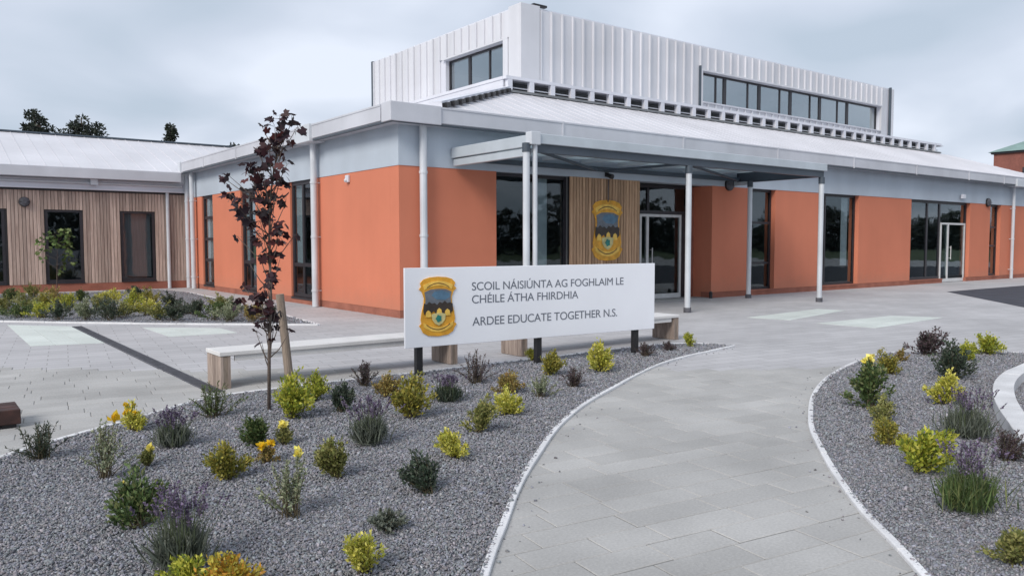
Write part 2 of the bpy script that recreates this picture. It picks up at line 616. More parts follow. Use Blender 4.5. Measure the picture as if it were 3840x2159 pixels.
LP = [(1.62, -6.75), (0.91, -6.9), (0.19, -7.05), (-0.6, -7.32), (-1.38, -7.69), (-1.89, -7.97), (-2.6, -8.35), (-3.16, -8.69), (-3.72, -9.09), (-4.32, -9.6),
      (-4.74, -9.97), (-5.06, -10.28), (-5.34, -10.57), (-5.56, -10.79), (-5.77, -11.01), (-6.0, -11.26), (-6.75, -12.05), (-7.9, -13.2), (-9.6, -14.8)]
LB = [(1.62, -6.75), (1.30, -6.2), (0.47, -6.0), (-1.7, -6.06), (-3.21, -6.05), (-4.2, -6.05), (-5.19, -6.07), (-5.63, -6.2), (-6.04, -6.5),
      (-6.43, -6.78), (-6.76, -7.0), (-7.12, -7.28), (-7.5, -7.62), (-8.6, -8.5), (-10.5, -9.9)]
RB = [(-5.9, -13.9), (-4.9, -12.85), (-4.44, -12.39), (-4.23, -12.19), (-3.97, -11.93), (-3.71, -11.65), (-3.42, -11.38), (-3.03, -11.04), (-2.56, -10.66), (-2.12, -10.32),
      (-1.66, -10.02), (-1.01, -9.63), (-0.27, -9.26), (0.45, -8.97), (1.27, -8.71), (2.01, -8.54), (2.55, -8.50), (3.0, -8.72), (4.05, -9.57), (5.5, -11.0)]
B2 = [(-6.9, 4.6), (-6.34, 4.05), (-5.2, 2.83), (-3.79, 1.45), (-2.38, 0.22), (-1.83, -0.26), (-1.62, 1.78), (-1.43, 4.17), (-1.15, 7.68), (-0.95, 11.0), (-1.3, 13.2), (-9.0, 13.3), (-9.0, 6.6)]
sLP, sLB, sRB = spline(LP, 6), spline(LB, 5), spline(RB, 6)
poly_left = [tuple(q) for q in sLP] + [(-12.0, -14.8), (-12.0, -9.9)] + [tuple(q) for q in reversed(sLB)][:-1]
poly_right = [tuple(q) for q in sRB] + [(5.5, -14.5), (-4.5, -15.5)]
poly_b2 = B2

beds = []
for nm, pl in (('gravel_bed', poly_left), ('gravel_bed', poly_right), ('gravel_bed', poly_b2)):
    o = MB().poly([(x, y, 0.010) for x, y in pl]).build(nm, M['gravelbed'])
    bm = bmesh.new()
    bm.from_mesh(o.data)
    bm.normal_update()
    if bm.faces[0:1] and next(iter(bm.faces)).normal.z < 0:
        bmesh.ops.reverse_faces(bm, faces=bm.faces[:])
    bm.to_mesh(o.data)
    bm.free()
    tag(o, kind='structure')
    beds.append(o)


def kerb(pts, name, parent, w=0.042, z0=-0.03, z1=0.022, seg=0.9, m=None):
    """edging laid in separate lengths along a curve"""
    P = [np.array(q, float) for q in pts]
    s = [0.0]
    for a, b in zip(P, P[1:]):
        s.append(s[-1] + float(np.linalg.norm(b - a)))
    s = np.array(s)
    X = np.array(P)
    n = max(1, int(round(s[-1] / seg)))
    L = s[-1] / n
    for i in range(n):
        mb = MB()
        tt = np.linspace(i * L + 0.003, (i + 1) * L - 0.003, 6)
        q = np.c_[np.interp(tt, s, X[:, 0]), np.interp(tt, s, X[:, 1])]
        d = np.gradient(q, axis=0)
        d /= np.linalg.norm(d, axis=1)[:, None]
        nn = np.c_[-d[:, 1], d[:, 0]] * (w / 2)
        zj = random.uniform(-0.002, 0.002)
        for k in range(6):
            for sgn, z in ((-1, z0), (1, z0), (1, z1 + zj), (-1, z1 + zj)):
                mb.v.append((q[k, 0] + nn[k, 0] * sgn, q[k, 1] + nn[k, 1] * sgn, z))
        for k in range(5):
            a = k * 4
            for j in range(4):
                mb.f.append((a + j, a + (j + 1) % 4, a + 4 + (j + 1) % 4, a + 4 + j))
        mb.f.append((3, 2, 1, 0))
        mb.f.append((20, 21, 22, 23))
        mb.build(name, m or M['kerb'], parent, bevel=0.006)


kl = empty('kerb_edging', (1.62, -6.8, 0))
kl.location = (0, 0, 0)
tag(kl, 'pale concrete edging curving round the gravel bed with the sign', 'kerb', 'concrete edgings of the gravel beds')
kerb(sLP, 'kerb_stone', kl)
kerb([q for q in sLB][3:], 'kerb_stone', kl, w=0.05, z1=0.024)
kr = empty('kerb_edging')
tag(kr, 'pale concrete edging curving round the gravel bed right of the path', 'kerb', 'concrete edgings of the gravel beds')
kerb(sRB, 'kerb_stone', kr)
kb = empty('kerb_edging')
tag(kb, 'concrete edging of the far shrub bed before the timber wing', 'kerb', 'concrete edgings of the gravel beds')
kerb(spline([(-6.9, 4.6), (-6.34, 4.05), (-5.2, 2.83), (-3.79, 1.45), (-2.38, 0.22), (-1.83, -0.26)], 4), 'kerb_stone', kb, w=0.07)
kerb(spline([(-1.83, -0.26), (-1.62, 1.78), (-1.43, 4.17), (-1.15, 7.68), (-0.95, 11.0)], 4), 'kerb_stone', kb, w=0.07)
k2 = empty('raised_kerb')
tag(k2, 'broad raised white kerb curving at the right edge of the picture', 'kerb')
kerb(spline([(3.3, -10.15), (2.11, -10.33), (1.40, -10.43), (0.69, -10.62), (-0.04, -10.90), (-0.58, -11.15), (-1.02, -11.38), (-1.7, -11.75), (-2.3, -12.2)], 5), 'kerb_stone', k2, w=0.17, z1=0.12, seg=1.0)

# ------------------------------------------------------------------ paving slabs near the camera
ca, sa = math.cos(SLAB_ROT), math.sin(SLAB_ROT)
slab_mesh = {}
for Lm in (0.36, 0.42, 0.50, 0.58):
    mb = MB()
    w2, h2, c = Lm / 2 - 0.003, SLAB_ROW / 2 - 0.003, 0.004
    lo = [(-w2, -h2), (w2, -h2), (w2, h2), (-w2, h2)]
    hi = [(-w2 + c, -h2 + c), (w2 - c, -h2 + c), (w2 - c, h2 - c), (-w2 + c, h2 - c)]
    mb.v = [(x, y, -0.02) for x, y in lo] + [(x, y, -0.004) for x, y in lo] + [(x, y, 0) for x, y in hi]
    mb.f = [(8, 9, 10, 11)] + [(i, (i + 1) % 4, 4 + (i + 1) % 4, 4 + i) for i in range(4)] + [(4 + i, 4 + (i + 1) % 4, 8 + (i + 1) % 4, 8 + i) for i in range(4)]
    # the jointing sand round the slab
    mb.poly([(-Lm / 2, -SLAB_ROW / 2, -0.0042), (Lm / 2, -SLAB_ROW / 2, -0.0042), (Lm / 2, SLAB_ROW / 2, -0.0042), (-Lm / 2, SLAB_ROW / 2, -0.0042)])
    slab_mesh[Lm] = mb.mesh('paving_slab', M['slab'])
    slab_mesh[Lm].materials.append(M['sand'])
    slab_mesh[Lm].polygons[len(mb.f) - 1].material_index = 1
cand = []
rs = random.Random(3)
for row in range(-70, -15):
    x = -12 + rs.uniform(0, 0.5)
    while x < 4:
        Lm = rs.choice((0.36, 0.42, 0.50, 0.58))
        lx, ly = x + Lm / 2, (row + 0.5) * SLAB_ROW
        wx, wy = lx * ca - ly * sa, lx * sa + ly * ca
        u, v, w = project((wx, wy, 0))
        if w > 0.5 and -250 < u < 4100 and v < 2500:
            cand.append((w, wx, wy, Lm))
        x += Lm
PX = np.array([(c[1], c[2]) for c in cand])
inl, inr = inside(poly_left, PX[:, 0], PX[:, 1]), inside(poly_right, PX[:, 0], PX[:, 1])


def near_edge(x, y):
    return min(min((q[0] - x) ** 2 + (q[1] - y) ** 2 for q in sLP), min((q[0] - x) ** 2 + (q[1] - y) ** 2 for q in sRB)) < 0.30 ** 2


cand = [c for c, a, b in zip(cand, inl, inr) if not ((a or b) and not near_edge(c[1], c[2]))]
cand.sort()
for w, wx, wy, Lm in cand[:298]:
    link('paving_slab', slab_mesh[Lm], pav, (wx, wy, rs.uniform(-0.0012, 0.0012)), (rs.uniform(-.002, .002), rs.uniform(-.002, .002), SLAB_ROT + rs.uniform(-.003, .003)))


# ------------------------------------------------------------------ gravel stones
def stones(name, poly, seed, dens=2300, edge=None):
    rng = np.random.default_rng(seed)
    pa = np.array(poly)
    lo, hi = pa.min(0), pa.max(0)
    n = int((hi[0] - lo[0]) * (hi[1] - lo[1]) * dens)
    P = rng.uniform(lo, hi, (n, 2))
    u, v, w = project(np.c_[P, np.zeros(n)])
    keep = (w > 0.3) & (u > -250) & (u < 4090) & (v < 2420)
    d = np.maximum(w, 0.3)
    pr = np.clip((4.2 / d) ** 1.5, 0.06, 1)
    keep &= rng.random(n) < pr
    P, pr = P[keep], pr[keep]
    k = inside(poly, P[:, 0], P[:, 1])
    P, pr = P[k], pr[k]
    stray = 0
    if edge is not None:
        E_ = np.array(edge)[rng.integers(0, len(edge), 900)] + rng.normal(0, 0.10, (900, 2))
        E_ = E_[~inside(poly, E_[:, 0], E_[:, 1])][:110]
        stray = len(E_)
        P, pr = np.r_[P, E_], np.r_[pr, np.ones(stray)]
    n = len(P)
    size = rng.lognormal(math.log(0.0052), 0.28, n) / pr ** 0.36
    size = np.clip(size, 0.003, 0.017)
    cube = np.array([(-1, -1, -1), (1, -1, -1), (1, 1, -1), (-1, 1, -1), (-1, -1, 1), (1, -1, 1), (1, 1, 1), (-1, 1, 1)], float)
    V = cube[None] * rng.uniform(0.45, 1.15, (n, 8, 3))
    V *= (size[:, None] * rng.uniform(0.7, 1.3, (n, 3)))[:, None, :] * np.array([1, 1, 0.48])
    # random rotation
    q = rng.normal(size=(n, 4))
    q[:, 1:3] *= 0.45
    q /= np.linalg.norm(q, axis=1)[:, None]
    a, b, c, e = q.T
    Rm = np.stack([np.stack([1 - 2 * (c * c + e * e), 2 * (b * c - a * e), 2 * (b * e + a * c)], -1),
                   np.stack([2 * (b * c + a * e), 1 - 2 * (b * b + e * e), 2 * (c * e - a * b)], -1),
                   np.stack([2 * (b * e - a * c), 2 * (c * e + a * b), 1 - 2 * (b * b + c * c)], -1)], -2)
    V = np.einsum('nij,nkj->nki', Rm, V)
    z = 0.012 + rng.uniform(-0.2, 0.5, n) * size + 0.004 * (1 + np.sin(P[:, 0] * 3.1 + 1) * np.sin(P[:, 1] * 2.7))
    if stray:
        z[-stray:] = 0.004
    V += np.c_[P, z][:, None, :]
    F = np.array([(0, 3, 2, 1), (4, 5, 6, 7), (0, 1, 5, 4), (1, 2, 6, 5), (2, 3, 7, 6), (3, 0, 4, 7)])
    faces = (F[None] + (np.arange(n) * 8)[:, None, None]).reshape(-1, 4)
    br = np.clip(rng.lognormal(math.log(0.24), 0.23, n), 0.11, 0.55)
    tint = np.array([(0.97, 0.985, 1.15), (1.05, 0.98, 1.06), (0.92, 1.0, 1.06), (1.02, 1.01, 1.04)])[rng.integers(0, 4, n)]
    cols = np.repeat(br[:, None] * tint, 8, 0)
    o = bpy.data.objects.new(name, raw_mesh(name, V.reshape(-1, 3), faces, M['stone'], cols))
    COL.objects.link(o)
    return o


for (pl, sd_, de, ed_, lab) in ((poly_left, 11, 7600, sLP, 'loose grey crushed gravel of the planted bed with the sign'),
                           (poly_right, 12, 7600, sRB, 'loose grey crushed gravel of the planted bed right of the path'),
                           (poly_b2, 13, 1500, None, 'grey gravel between the shrubs of the far bed')):
    tag(stones('gravel', pl, sd_, de, ed_), lab, 'gravel', kind='stuff')

# drainage channel across the plaza
dr = empty('drainage_channel', (-5.34, -5.8, 0))
tag(dr, 'dark slotted drainage channel running across the pale paving', 'drain')
mb = MB()
mb.box(-0.075, 0, -0.0055, -0.06, 8.0, 0.005).box(0.06, 0, -0.0055, 0.075, 8.0, 0.005)
mb.build('channel_rim', M['drain'], dr)
mb = MB()
for i in range(160):
    mb.box(-0.06, i * 0.05 + 0.01, -0.0055, 0.06, i * 0.05 + 0.032, 0.004)
tag(mb.build('grate', M['drain'], dr), kind='stuff')
MB().box(-0.06, 0, -0.0058, 0.06, 8.0, 0.0018).build('channel_floor', M['black'], dr)

# ------------------------------------------------------------------ main school building
bld = empty('school_building')
tag(bld, 'single storey orange rendered school with white ribbed upper block', 'building')


def wallx(x0, x1, y0, y1, z0, z1, m, name='wall_panel', bevel=0.0):
    return MB().box(x0, y0, z0, x1, y1, z1).build(name, m, bld, bevel=bevel)


XE, YE = 34.0, 14.2
# openings
RW = [(2.36, 4.46), (6.77, 9.53), (11.08, 12.37), (14.68, 16.93), (20.36, 24.97), (26.75, 27.75)]
xs = [0.0]
for a, b in RW:
    xs += [a, b]
xs.append(XE)
for i in range(0, len(xs), 2):
    if abs(xs[i] - 4.46) < 0.01:
        MB().box(4.46, 0.09, 0.15, 6.77, 0.35, 3.0).build('wall_panel', M['inside'], bld)
        continue
    wallx(xs[i], xs[i + 1], 0, 0.35, 0.15, 3.0, M['orange'])
LWn = [(4.18, 5.53), (8.0, 9.2), (11.8, 12.93)]
ys = [0.352]
for a, b in LWn:
    ys += [a, b]
ys.append(YE)
for i in range(0, len(ys), 2):
    MB().box(0, ys[i], 0.15, 0.35, ys[i + 1], 3.0).build('wall_panel', M['orange'], bld)
# plinth
for a, b in ((0.006, 6.77), (9.53, 22.83), (24.8, XE)):
    MB().box(a, 0.006, -0.03, b, 0.35, 0.148).build('plinth', M['plinth'], bld)
MB().box(0.006, 0.352, -0.03, 0.35, YE, 0.148).build('plinth', M['plinth'], bld)
# band and fascia
MB().box(-0.012, -0.012, 3.0, XE, 0.34, 3.82).build('band', M['band'], bld)
MB().box(-0.012, 0.341, 3.0, 0.34, YE, 3.82).build('band', M['band'], bld)


def gutter_profile(name, along, a0, a1, face):
    """box gutter with a rolled lip and a small bottom return"""
    pr = [(0.0, 3.80), (-0.31, 3.80), (-0.35, 3.83), (-0.35, 4.10), (-0.362, 4.105), (-0.362, 4.14), (-0.33, 4.14), (-0.33, 4.12), (0.06, 4.12)]
    mb = MB()
    k = len(pr)
    for a in (a0, a1):
        for o, z in pr:
            mb.v.append((a, face + o, z) if along == 'x' else (face + o, a, z))
    for i in range(k):
        j = (i + 1) % k
        mb.f.append((i, j, k + j, k + i) if along == 'x' else (j, i, k + i, k + j))
    mb.f.append(tuple(range(k)))
    mb.f.append(tuple(range(2 * k - 1, k - 1, -1)))
    return mb.build(name, M['fascia'], bld)


gutter_profile('gutter', 'x', -0.35, XE + 0.2, -0.013)
gutter_profile('gutter', 'y', 0.05, YE - 0.1, -0.013)
MB().box(-0.352, -0.352, 3.775, XE, -0.28, 3.799).build('gutter_shadow_strip', M['canopydark'], bld)  # dark strips standing in for the shadow gap under the gutter
MB().box(-0.352, -0.279, 3.775, -0.28, YE - 0.2, 3.799).build('gutter_shadow_strip', M['canopydark'], bld)
# joints of the gutter sections: thin straps
for x in (3.9, 7.9, 11.9, 15.9, 19.9, 23.9, 27.0):
    MB().box(x, -0.380, 3.795, x + 0.05, -0.30, 4.146).build('gutter_strap', M['fascia'], bld)
for y in (5.2, 8.4, 11.4):
    MB().box(-0.380, y, 3.795, -0.30, y + 0.05, 4.146).build('gutter_strap', M['fascia'], bld)
# corner box of the gutter
MB().box(-0.385, -0.392, 3.785, 0.75, -0.02, 4.152).build('gutter_corner_box', M['fascia'], bld, bevel=0.012)

# pitched roof round the upper block
ZE, ZR = 4.125, 5.40
HX, HY = 4.9, 3.0
roofR = MB().poly([(0.75, -0.25, ZE), (XE, -0.25, ZE), (29.6, HY, ZR), (HX, HY, ZR)]).build('roof', M['roof'], bld)
roofL = MB().poly([(0.75, YE + 0.6, ZE), (0.75, -0.25, ZE), (HX, HY, ZR), (HX, YE + 0.6, ZR)]).build('roof', M['roof'], bld)
MB().poly([(-0.3, 0.04, 4.118), (0.75, 0.04, 4.118), (0.75, YE, 4.118), (-0.3, YE, 4.118)]).build('flat_roof', M['roof'], bld)
MB().poly([(XE, -0.25, ZE), (XE + 0.5, 14, ZE), (29.6, 14, ZR), (29.6, HY, ZR)]).build('roof', M['roof'], bld)
sl = (ZR - ZE) / (HY + 0.25)
x = 1.2
while x < 33.6:
    ytop = HY if HX < x < 29.6 else (-0.25 + (x - 0.75) / (HX - 0.75) * (HY + 0.25) if x <= HX else HY - (x - 29.6) / (XE - 29.6) * (HY + 0.25))
    MB().bar((x, -0.24, ZE + 0.008), (x, ytop - 0.02, ZE + 0.008 + sl * (ytop + 0.22)), 0.012, 0.012).build('roof_seam', M['roof'], roofR)
    x += 0.45
y = 0.4
while y < 14.4:
    xt = HX if y > HY else 0.75 + (y + 0.25) / (HY + 0.25) * (HX - 0.75)
    MB().bar((0.78, y, ZE + 0.008), (xt - 0.03, y, ZE + 0.008 + (ZR - ZE) * (xt - 0.78) / (HX - 0.75)), 0.012, 0.012).build('roof_seam', M['roof'], roofL)
    y += 0.45
# hip cap with the dark open ends of the sheet profile below it
hip0, hip1 = Vector((0.75, -0.25, ZE)), Vector((HX, HY, ZR))
MB().bar(hip0 + Vector((-0.03, 0.04, 0.125)), hip1 + Vector((-0.03, 0.04, 0.125)), 0.26, 0.04).build('hip_cap', M['white'], roofR)
for i in range(11):
    t0 = (i + 0.25) / 11
    t1 = (i + 0.78) / 11
    MB().bar(hip0.lerp(hip1, t0) + Vector((0.06, -0.08, 0.05)), hip0.lerp(hip1, t1) + Vector((0.06, -0.08, 0.05)), 0.10, 0.10).build('hip_vent', M['black'], roofR)
# ventilated rim at the head of the slope: rails, posts, louvre blade and a shadowed upstand
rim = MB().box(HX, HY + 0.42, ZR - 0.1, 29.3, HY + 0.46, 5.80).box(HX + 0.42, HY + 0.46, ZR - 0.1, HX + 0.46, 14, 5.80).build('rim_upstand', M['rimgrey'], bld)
MB().box(HX - 0.06, HY - 0.06, 5.74, 28.9, HY + 0.1, 5.82).build('rim_rail', M['white'], rim)
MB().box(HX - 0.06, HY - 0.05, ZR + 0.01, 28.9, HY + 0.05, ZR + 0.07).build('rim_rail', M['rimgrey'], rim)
MB().box(HX - 0.07, HY + 0.102, 5.74, HX + 0.1, 14, 5.82).build('rim_rail', M['white'], rim)
MB().box(HX - 0.05, HY + 0.102, ZR + 0.01, HX + 0.05, 14, 5.738).build('rim_fascia', M['white'], rim)
MB().bar((HX + 0.1, HY + 0.16, 5.55), (28.8, HY + 0.16, 5.55), 0.22, 0.03).build('rim_louvre', M['fascia'], rim)
x = HX
while x < 28.9:
    MB().box(x, HY - 0.055, ZR + 0.07, x + 0.15, HY + 0.06, 5.742).build('rim_post', M['white'], rim)
    x += 0.73
MB().box(HX, HY + 0.1, 5.765, 29.4, 14, 5.80).build('flat_roof', M['white'], bld)

# ---- upper block
BX0, BX1, BY0, BY1, BZ0, BZ1 = 6.55, 27.5, 4.5, 13.5, 5.80, 8.24
TH = 0.25
WX0, WX1, WZ0, WZ1 = 14.5, 26.5, 6.38, 7.42
VY0, VY1, VZ0, VZ1 = 5.30, 8.55, 6.0, 7.42
up = MB()
cy = BY0 + 0.031
up.box(BX0 + .031, cy, BZ0, WX0, cy + TH, BZ1).box(WX1, cy, BZ0, BX1, cy + TH, BZ1).box(WX0, cy, BZ0, WX1, cy + TH, WZ0).box(WX0, cy, WZ1, WX1, cy + TH, BZ1)
cx = BX0 + 0.031
up.box(cx, cy + TH, BZ0, cx + TH, VY0, BZ1).box(cx, VY1, BZ0, cx + TH, BY1, BZ1).box(cx, VY0, BZ0, cx + TH, VY1, VZ0).box(cx, VY0, VZ1, cx + TH, VY1, BZ1)
up.box(BX1 - TH, cy + TH, BZ0, BX1, BY1, BZ1).box(cx + TH, BY1 - TH, BZ0, BX1 - TH, BY1, 6.5).box(cx + TH, BY1 - TH, 7.3, BX1 - TH, BY1, BZ1)
upper = up.build('upper_storey', M['white'], bld)
MB().box(cx, cy, BZ1 + 0.002, BX1, BY1, BZ1 + 0.05).build('upper_roof', M['white'], upper)


def panel_mesh(w, z0, z1, name='cladding_panel'):
    # pan with a raised standing rib on its left edge
    mb = MB()
    mb.box(0.055, -0.002, z0, w, 0.030, z1)
    mb.box(0.0, -0.055, z0, 0.053, 0.030, z1)
    return mb.mesh(name, M['clad'])


PW = 0.42
pf, pt, pb = panel_mesh(PW, BZ0, BZ1), panel_mesh(PW, WZ1 + 0.06, BZ1), panel_mesh(PW, BZ0, WZ0 - 0.05)
i = 0
x = BX0 + 0.68
while x + PW < BX1 - 0.25:
    if x + PW > WX0 - 0.02 and x < WX1:
        link('cladding_panel', pt, upper, (x, BY0, 0))
        link('cladding_panel', pb, upper, (x, BY0, 0))
    else:
        link('cladding_panel', pf, upper, (x, BY0, 0))
    x += PW
ql, qt = panel_mesh(PW, BZ0, BZ1), panel_mesh(PW, VZ1 + 0.05, BZ1)
y = BY0 + 0.56
while y + PW < BY1 + 0.05:
    me = qt if (y + PW > VY0 + 0.1 and y < VY1 - 0.1) else ql
    # faces -X: local x runs along -Y
    link('cladding_panel', me, upper, (BX0, y + PW, 0), (0, 0, -math.pi / 2))
    y += PW
# corner flashing, copings, trims
MB().box(BX0 - 0.05, BY0 - 0.05, BZ0, BX0 + 0.66, BY0 + 0.03, BZ1 + 0.09).build('corner_flashing', M['clad'], upper, bevel=0.01)
MB().box(BX0 - 0.052, BY0 + 0.032, BZ0, BX0 + 0.03, BY0 + 0.54, BZ1 + 0.086).build('corner_flashing', M['clad'], upper, bevel=0.01)
MB().box(BX1 - 0.22, BY0 - 0.07, BZ0, BX1 + 0.03, BY0 + 0.03, BZ1 + 0.02).build('corner_flashing', M['clad'], upper, bevel=0.01)
MB().box(BX1 - 0.30, BY0 - 0.09, BZ0, BX1 - 0.225, BY0 - 0.0, BZ1 + 0.07).build('edge_trim', M['canopydark'], upper)
MB().box(BX0 - 0.07, BY1 - 0.04, BZ0, BX0 + 0.02, BY1 + 0.06, BZ1 + 0.03).build('edge_trim', M['canopydark'], upper)
MB().box(BX0 + 0.45, BY0 - 0.02, BZ1 + 0.095, BX0 + 0.95, BY0 + 0.12, BZ1 + 0.155).build('vent_cowl', M['black'], upper)
MB().box(WX0 - 0.16, BY0 - 0.07, BZ0, WX0 - 0.10, BY0 + 0.03, WZ1 + 0.16).build('edge_trim', M['canopydark'], upper)
MB().box(WX0 - 0.10, BY0 - 0.06, BZ0, WX0 + 0.0, BY0 + 0.03, WZ1 + 0.05).build('window_surround', M['clad'], upper)
MB().box(WX1, BY0 - 0.06, BZ0, WX1 + 0.1, BY0 + 0.03, WZ1 + 0.05).build('window_surround', M['clad'], upper)
MB().box(WX0 - 0.1, BY0 - 0.062, WZ1 + 0.001, WX1 + 0.1, BY0 + 0.03, WZ1 + 0.058).build('window_surround', M['clad'], upper)
MB().box(WX0, BY0 - 0.08, WZ0 - 0.05, WX1, BY0 + 0.03, WZ0 - 0.001).build('window_sill', M['fascia'], upper)
MB().box(BX0 - 0.06, VY0 - 0.24, VZ0, BX0 + 0.03, VY0 - 0.0, VZ1 + 0.05).build('window_surround', M['clad'], upper)
MB().box(BX0 - 0.062, VY0 - 0.24, VZ1 + 0.001, BX0 + 0.03, VY1 + 0.08, VZ1 + 0.048).build('window_surround', M['clad'], upper)


def window(axis, a0, a1, z0, z1, at, vs=(), hs=(), fw=0.06, dep=0.07, gl='glass', fm='frame', name='window', parent=None, inward=1, split=None):
    """frame of one window as one part, every pane a sub-part. axis 'x': lies in plane y=at; 'y': in plane x=at"""
    mb = MB()

    def bx(p, q, za, zb, d0=0.0, d1=dep):
        if axis == 'x':
            mb.box(p, at + d0, za, q, at + d1, zb)
        else:
            mb.box(at + d0, p, za, at + d1, q, zb)
    bx(a0, a0 + fw, z0, z1)
    bx(a1 - fw, a1, z0, z1)
    bx(a0 + fw, a1 - fw, z0, z0 + fw)
    bx(a0 + fw, a1 - fw, z1 - fw, z1)
    cuts = [a0 + fw]
    for v in vs:
        wv = fw if not isinstance(v, tuple) else v[1]
        v = v if not isinstance(v, tuple) else v[0]
        bx(v - wv / 2, v + wv / 2, z0 + fw, z1 - fw, 0.004, dep - 0.004)
        cuts += [v - wv / 2, v + wv / 2]
    cuts.append(a1 - fw)
    zc = [z0 + fw]
    for h in hs:
        zc += [h - fw / 2, h + fw / 2]
    zc.append(z1 - fw)
    panes = []
    for i in range(0, len(cuts), 2):
        for h in hs:
            bx(cuts[i], cuts[i + 1], h - fw / 2, h + fw / 2, 0.006, dep - 0.006)
        for j in range(0, len(zc), 2):
            panes.append((cuts[i], cuts[i + 1], zc[j], zc[j + 1]))
    w = mb.build(name, M[fm], parent or bld)
    gd = at + dep * 0.5
    for p, q, za, zb in panes:
        pm = MB()
        if axis == 'x':
            pm.box(p, gd - 0.004, za, q, gd + 0.004, zb)
        else:
            pm.box(gd - 0.004, p, za, gd + 0.004, q, zb)
        pm.build('pane', M[gl], w)
    return w


window('x', WX0, WX1, WZ0, WZ1, BY0 + 0.17, vs=(15.5, (16.0, .16), 17.35, (18.05, .16), 19.35, (20.05, .16), 21.4, (22.1, .16), 23.4, (24.15, .16)), gl='glass_hi')
window('y', VY0, VY1, VZ0, VZ1, BX0 + 0.17, vs=(6.3, (7.38, .12)), gl='glass_hi')
window('x', BX0 + 0.4, BX1 - 0.4, 6.5, 7.3, BY1 - 0.15, vs=[BX0 + 0.4 + i * 1.5 for i in range(1, 14)], gl='glass')

# ---- ground floor windows of the right hand front
RD = 0.14
w1 = window('x', 2.36, 4.46, 0.15, 2.995, RD, vs=((3.30, .07),), fw=0.07)
MB().box(3.62, 0.225, 0.22, 3.95, 0.235, 2.95).build('blind', M['blind'], w1)
w2 = window('x', 11.08, 12.37, 0.15, 2.995, RD, hs=(0.9, 2.05), fw=0.065)
w3 = window('x', 14.68, 16.93, 0.15, 2.995, RD, vs=(15.2,), fw=0.07)
MB().box(16.25, 0.225, 0.75, 16.62, 0.235, 2.95).build('blind', M['blind'], w3)
w4 = window('x', 20.36, 24.97, 0.15, 2.995, RD, vs=((21.85, .1), (22.80, .1)), hs=(), fw=0.09)
w5 = window('x', 26.75, 27.75, 0.15, 2.995, RD, hs=(1.35, 2.1), fw=0.08)
MB().box(27.0, 0.225, 0.9, 27.3, 0.235, 2.9).build('blind', M['blind'], w5)


def door(x0, x1, y, z1, side=None):
    d = MB()
    fw = 0.07
    d.box(x0, y, 0.01, x0 + fw, y + 0.06, z1).box(x1 - fw, y, 0.01, x1, y + 0.06, z1).box(x0 + fw, y, z1 - fw, x1 - fw, y + 0.06, z1).box(x0 + fw, y, 0.01, x1 - fw, y + 0.06, 0.13)
    if side:
        d.box(side, y + 0.001, 0.13, side + 0.09, y + 0.059, z1 - fw)
    o = d.build('door', M['frame_w'], bld)
    cuts = [x0 + fw, x1 - fw] if not side else [x0 + fw, side, side + 0.09, x1 - fw]
    for i in range(0, len(cuts), 2):
        MB().box(cuts[i], y + 0.025, 0.13, cuts[i + 1], y + 0.035, z1 - fw).build('pane', M['glass'], o)
    hx = (side + 0.17) if side else x0 + 0.2
    MB().tube([(hx, y - 0.05, 0.85), (hx, y - 0.05, 1.35)], 0.014, 8).bar((hx, y - 0.05, 0.9), (hx, y + 0.03, 0.9), 0.015, 0.015).bar((hx, y - 0.05, 1.3), (hx, y + 0.03, 1.3), 0.015, 0.015).build('handle', M['frame_w'], o)
    return o


door(22.86, 24.86, 0.115, 2.22, side=23.42)
# entrance recess: back wall, door with side light, dark transom
RY = 0.62
MB().box(9.28, RY, 0.0, 9.53, RY + 0.1, 3.0).build('recess_wall', M['plinth'], bld)
MB().box(9.53, 0.352, 0.0, 9.70, RY + 0.1, 3.0).build('recess_wall', M['orange'], bld)
MB().box(6.60, 0.352, 0.0, 6.77, RY + 0.1, 3.0).build('recess_wall', M['orange'], bld)
window('x', 6.77, 9.28, 2.24, 2.995, RY, vs=(7.72,), fw=0.08, name='transom_window')
window('x', 6.77, 7.40, 0.02, 2.235, RY, fw=0.06, name='side_window')
door(7.41, 9.02, RY, 2.23, side=7.66)
MB().box(9.03, RY + 0.02, 0.0, 9.275, RY + 0.08, 2.235).build('recess_panel', M['frame'], bld)
MB().box(6.77, -0.0, -0.03, 9.53, RY, 0.004).build('threshold', M['slab'], bld)

# ---- left hand front windows with pale blinds
for a, b in LWn:
    nar = b - a < 1.15
    w = window('y', a, b, 0.15, 2.995, 0.05, vs=() if nar else ((a + b) / 2,), hs=(0.95, 1.62, 2.3) if nar else (0.95,), fw=0.09)
    MB().box(0.135, a + 0.10 if nar else (a + b) / 2 + 0.06, 0.99, 0.143, b - 0.10, 2.9).build('blind', M['blind'], w)
    MB().box(-0.01, a, 0.10, 0.049, b, 0.148).build('window_sill', M['frame'], w)
for (a, b), w in zip(((2.36, 4.46), (11.08, 12.37), (14.68, 16.93), (20.36, 22.83), (26.75, 27.75)), (w1, w2, w3, w4, w5)):
    MB().box(a, -0.012, 0.105, b, 0.13, 0.152).build('window_sill', M['plinth'], w)

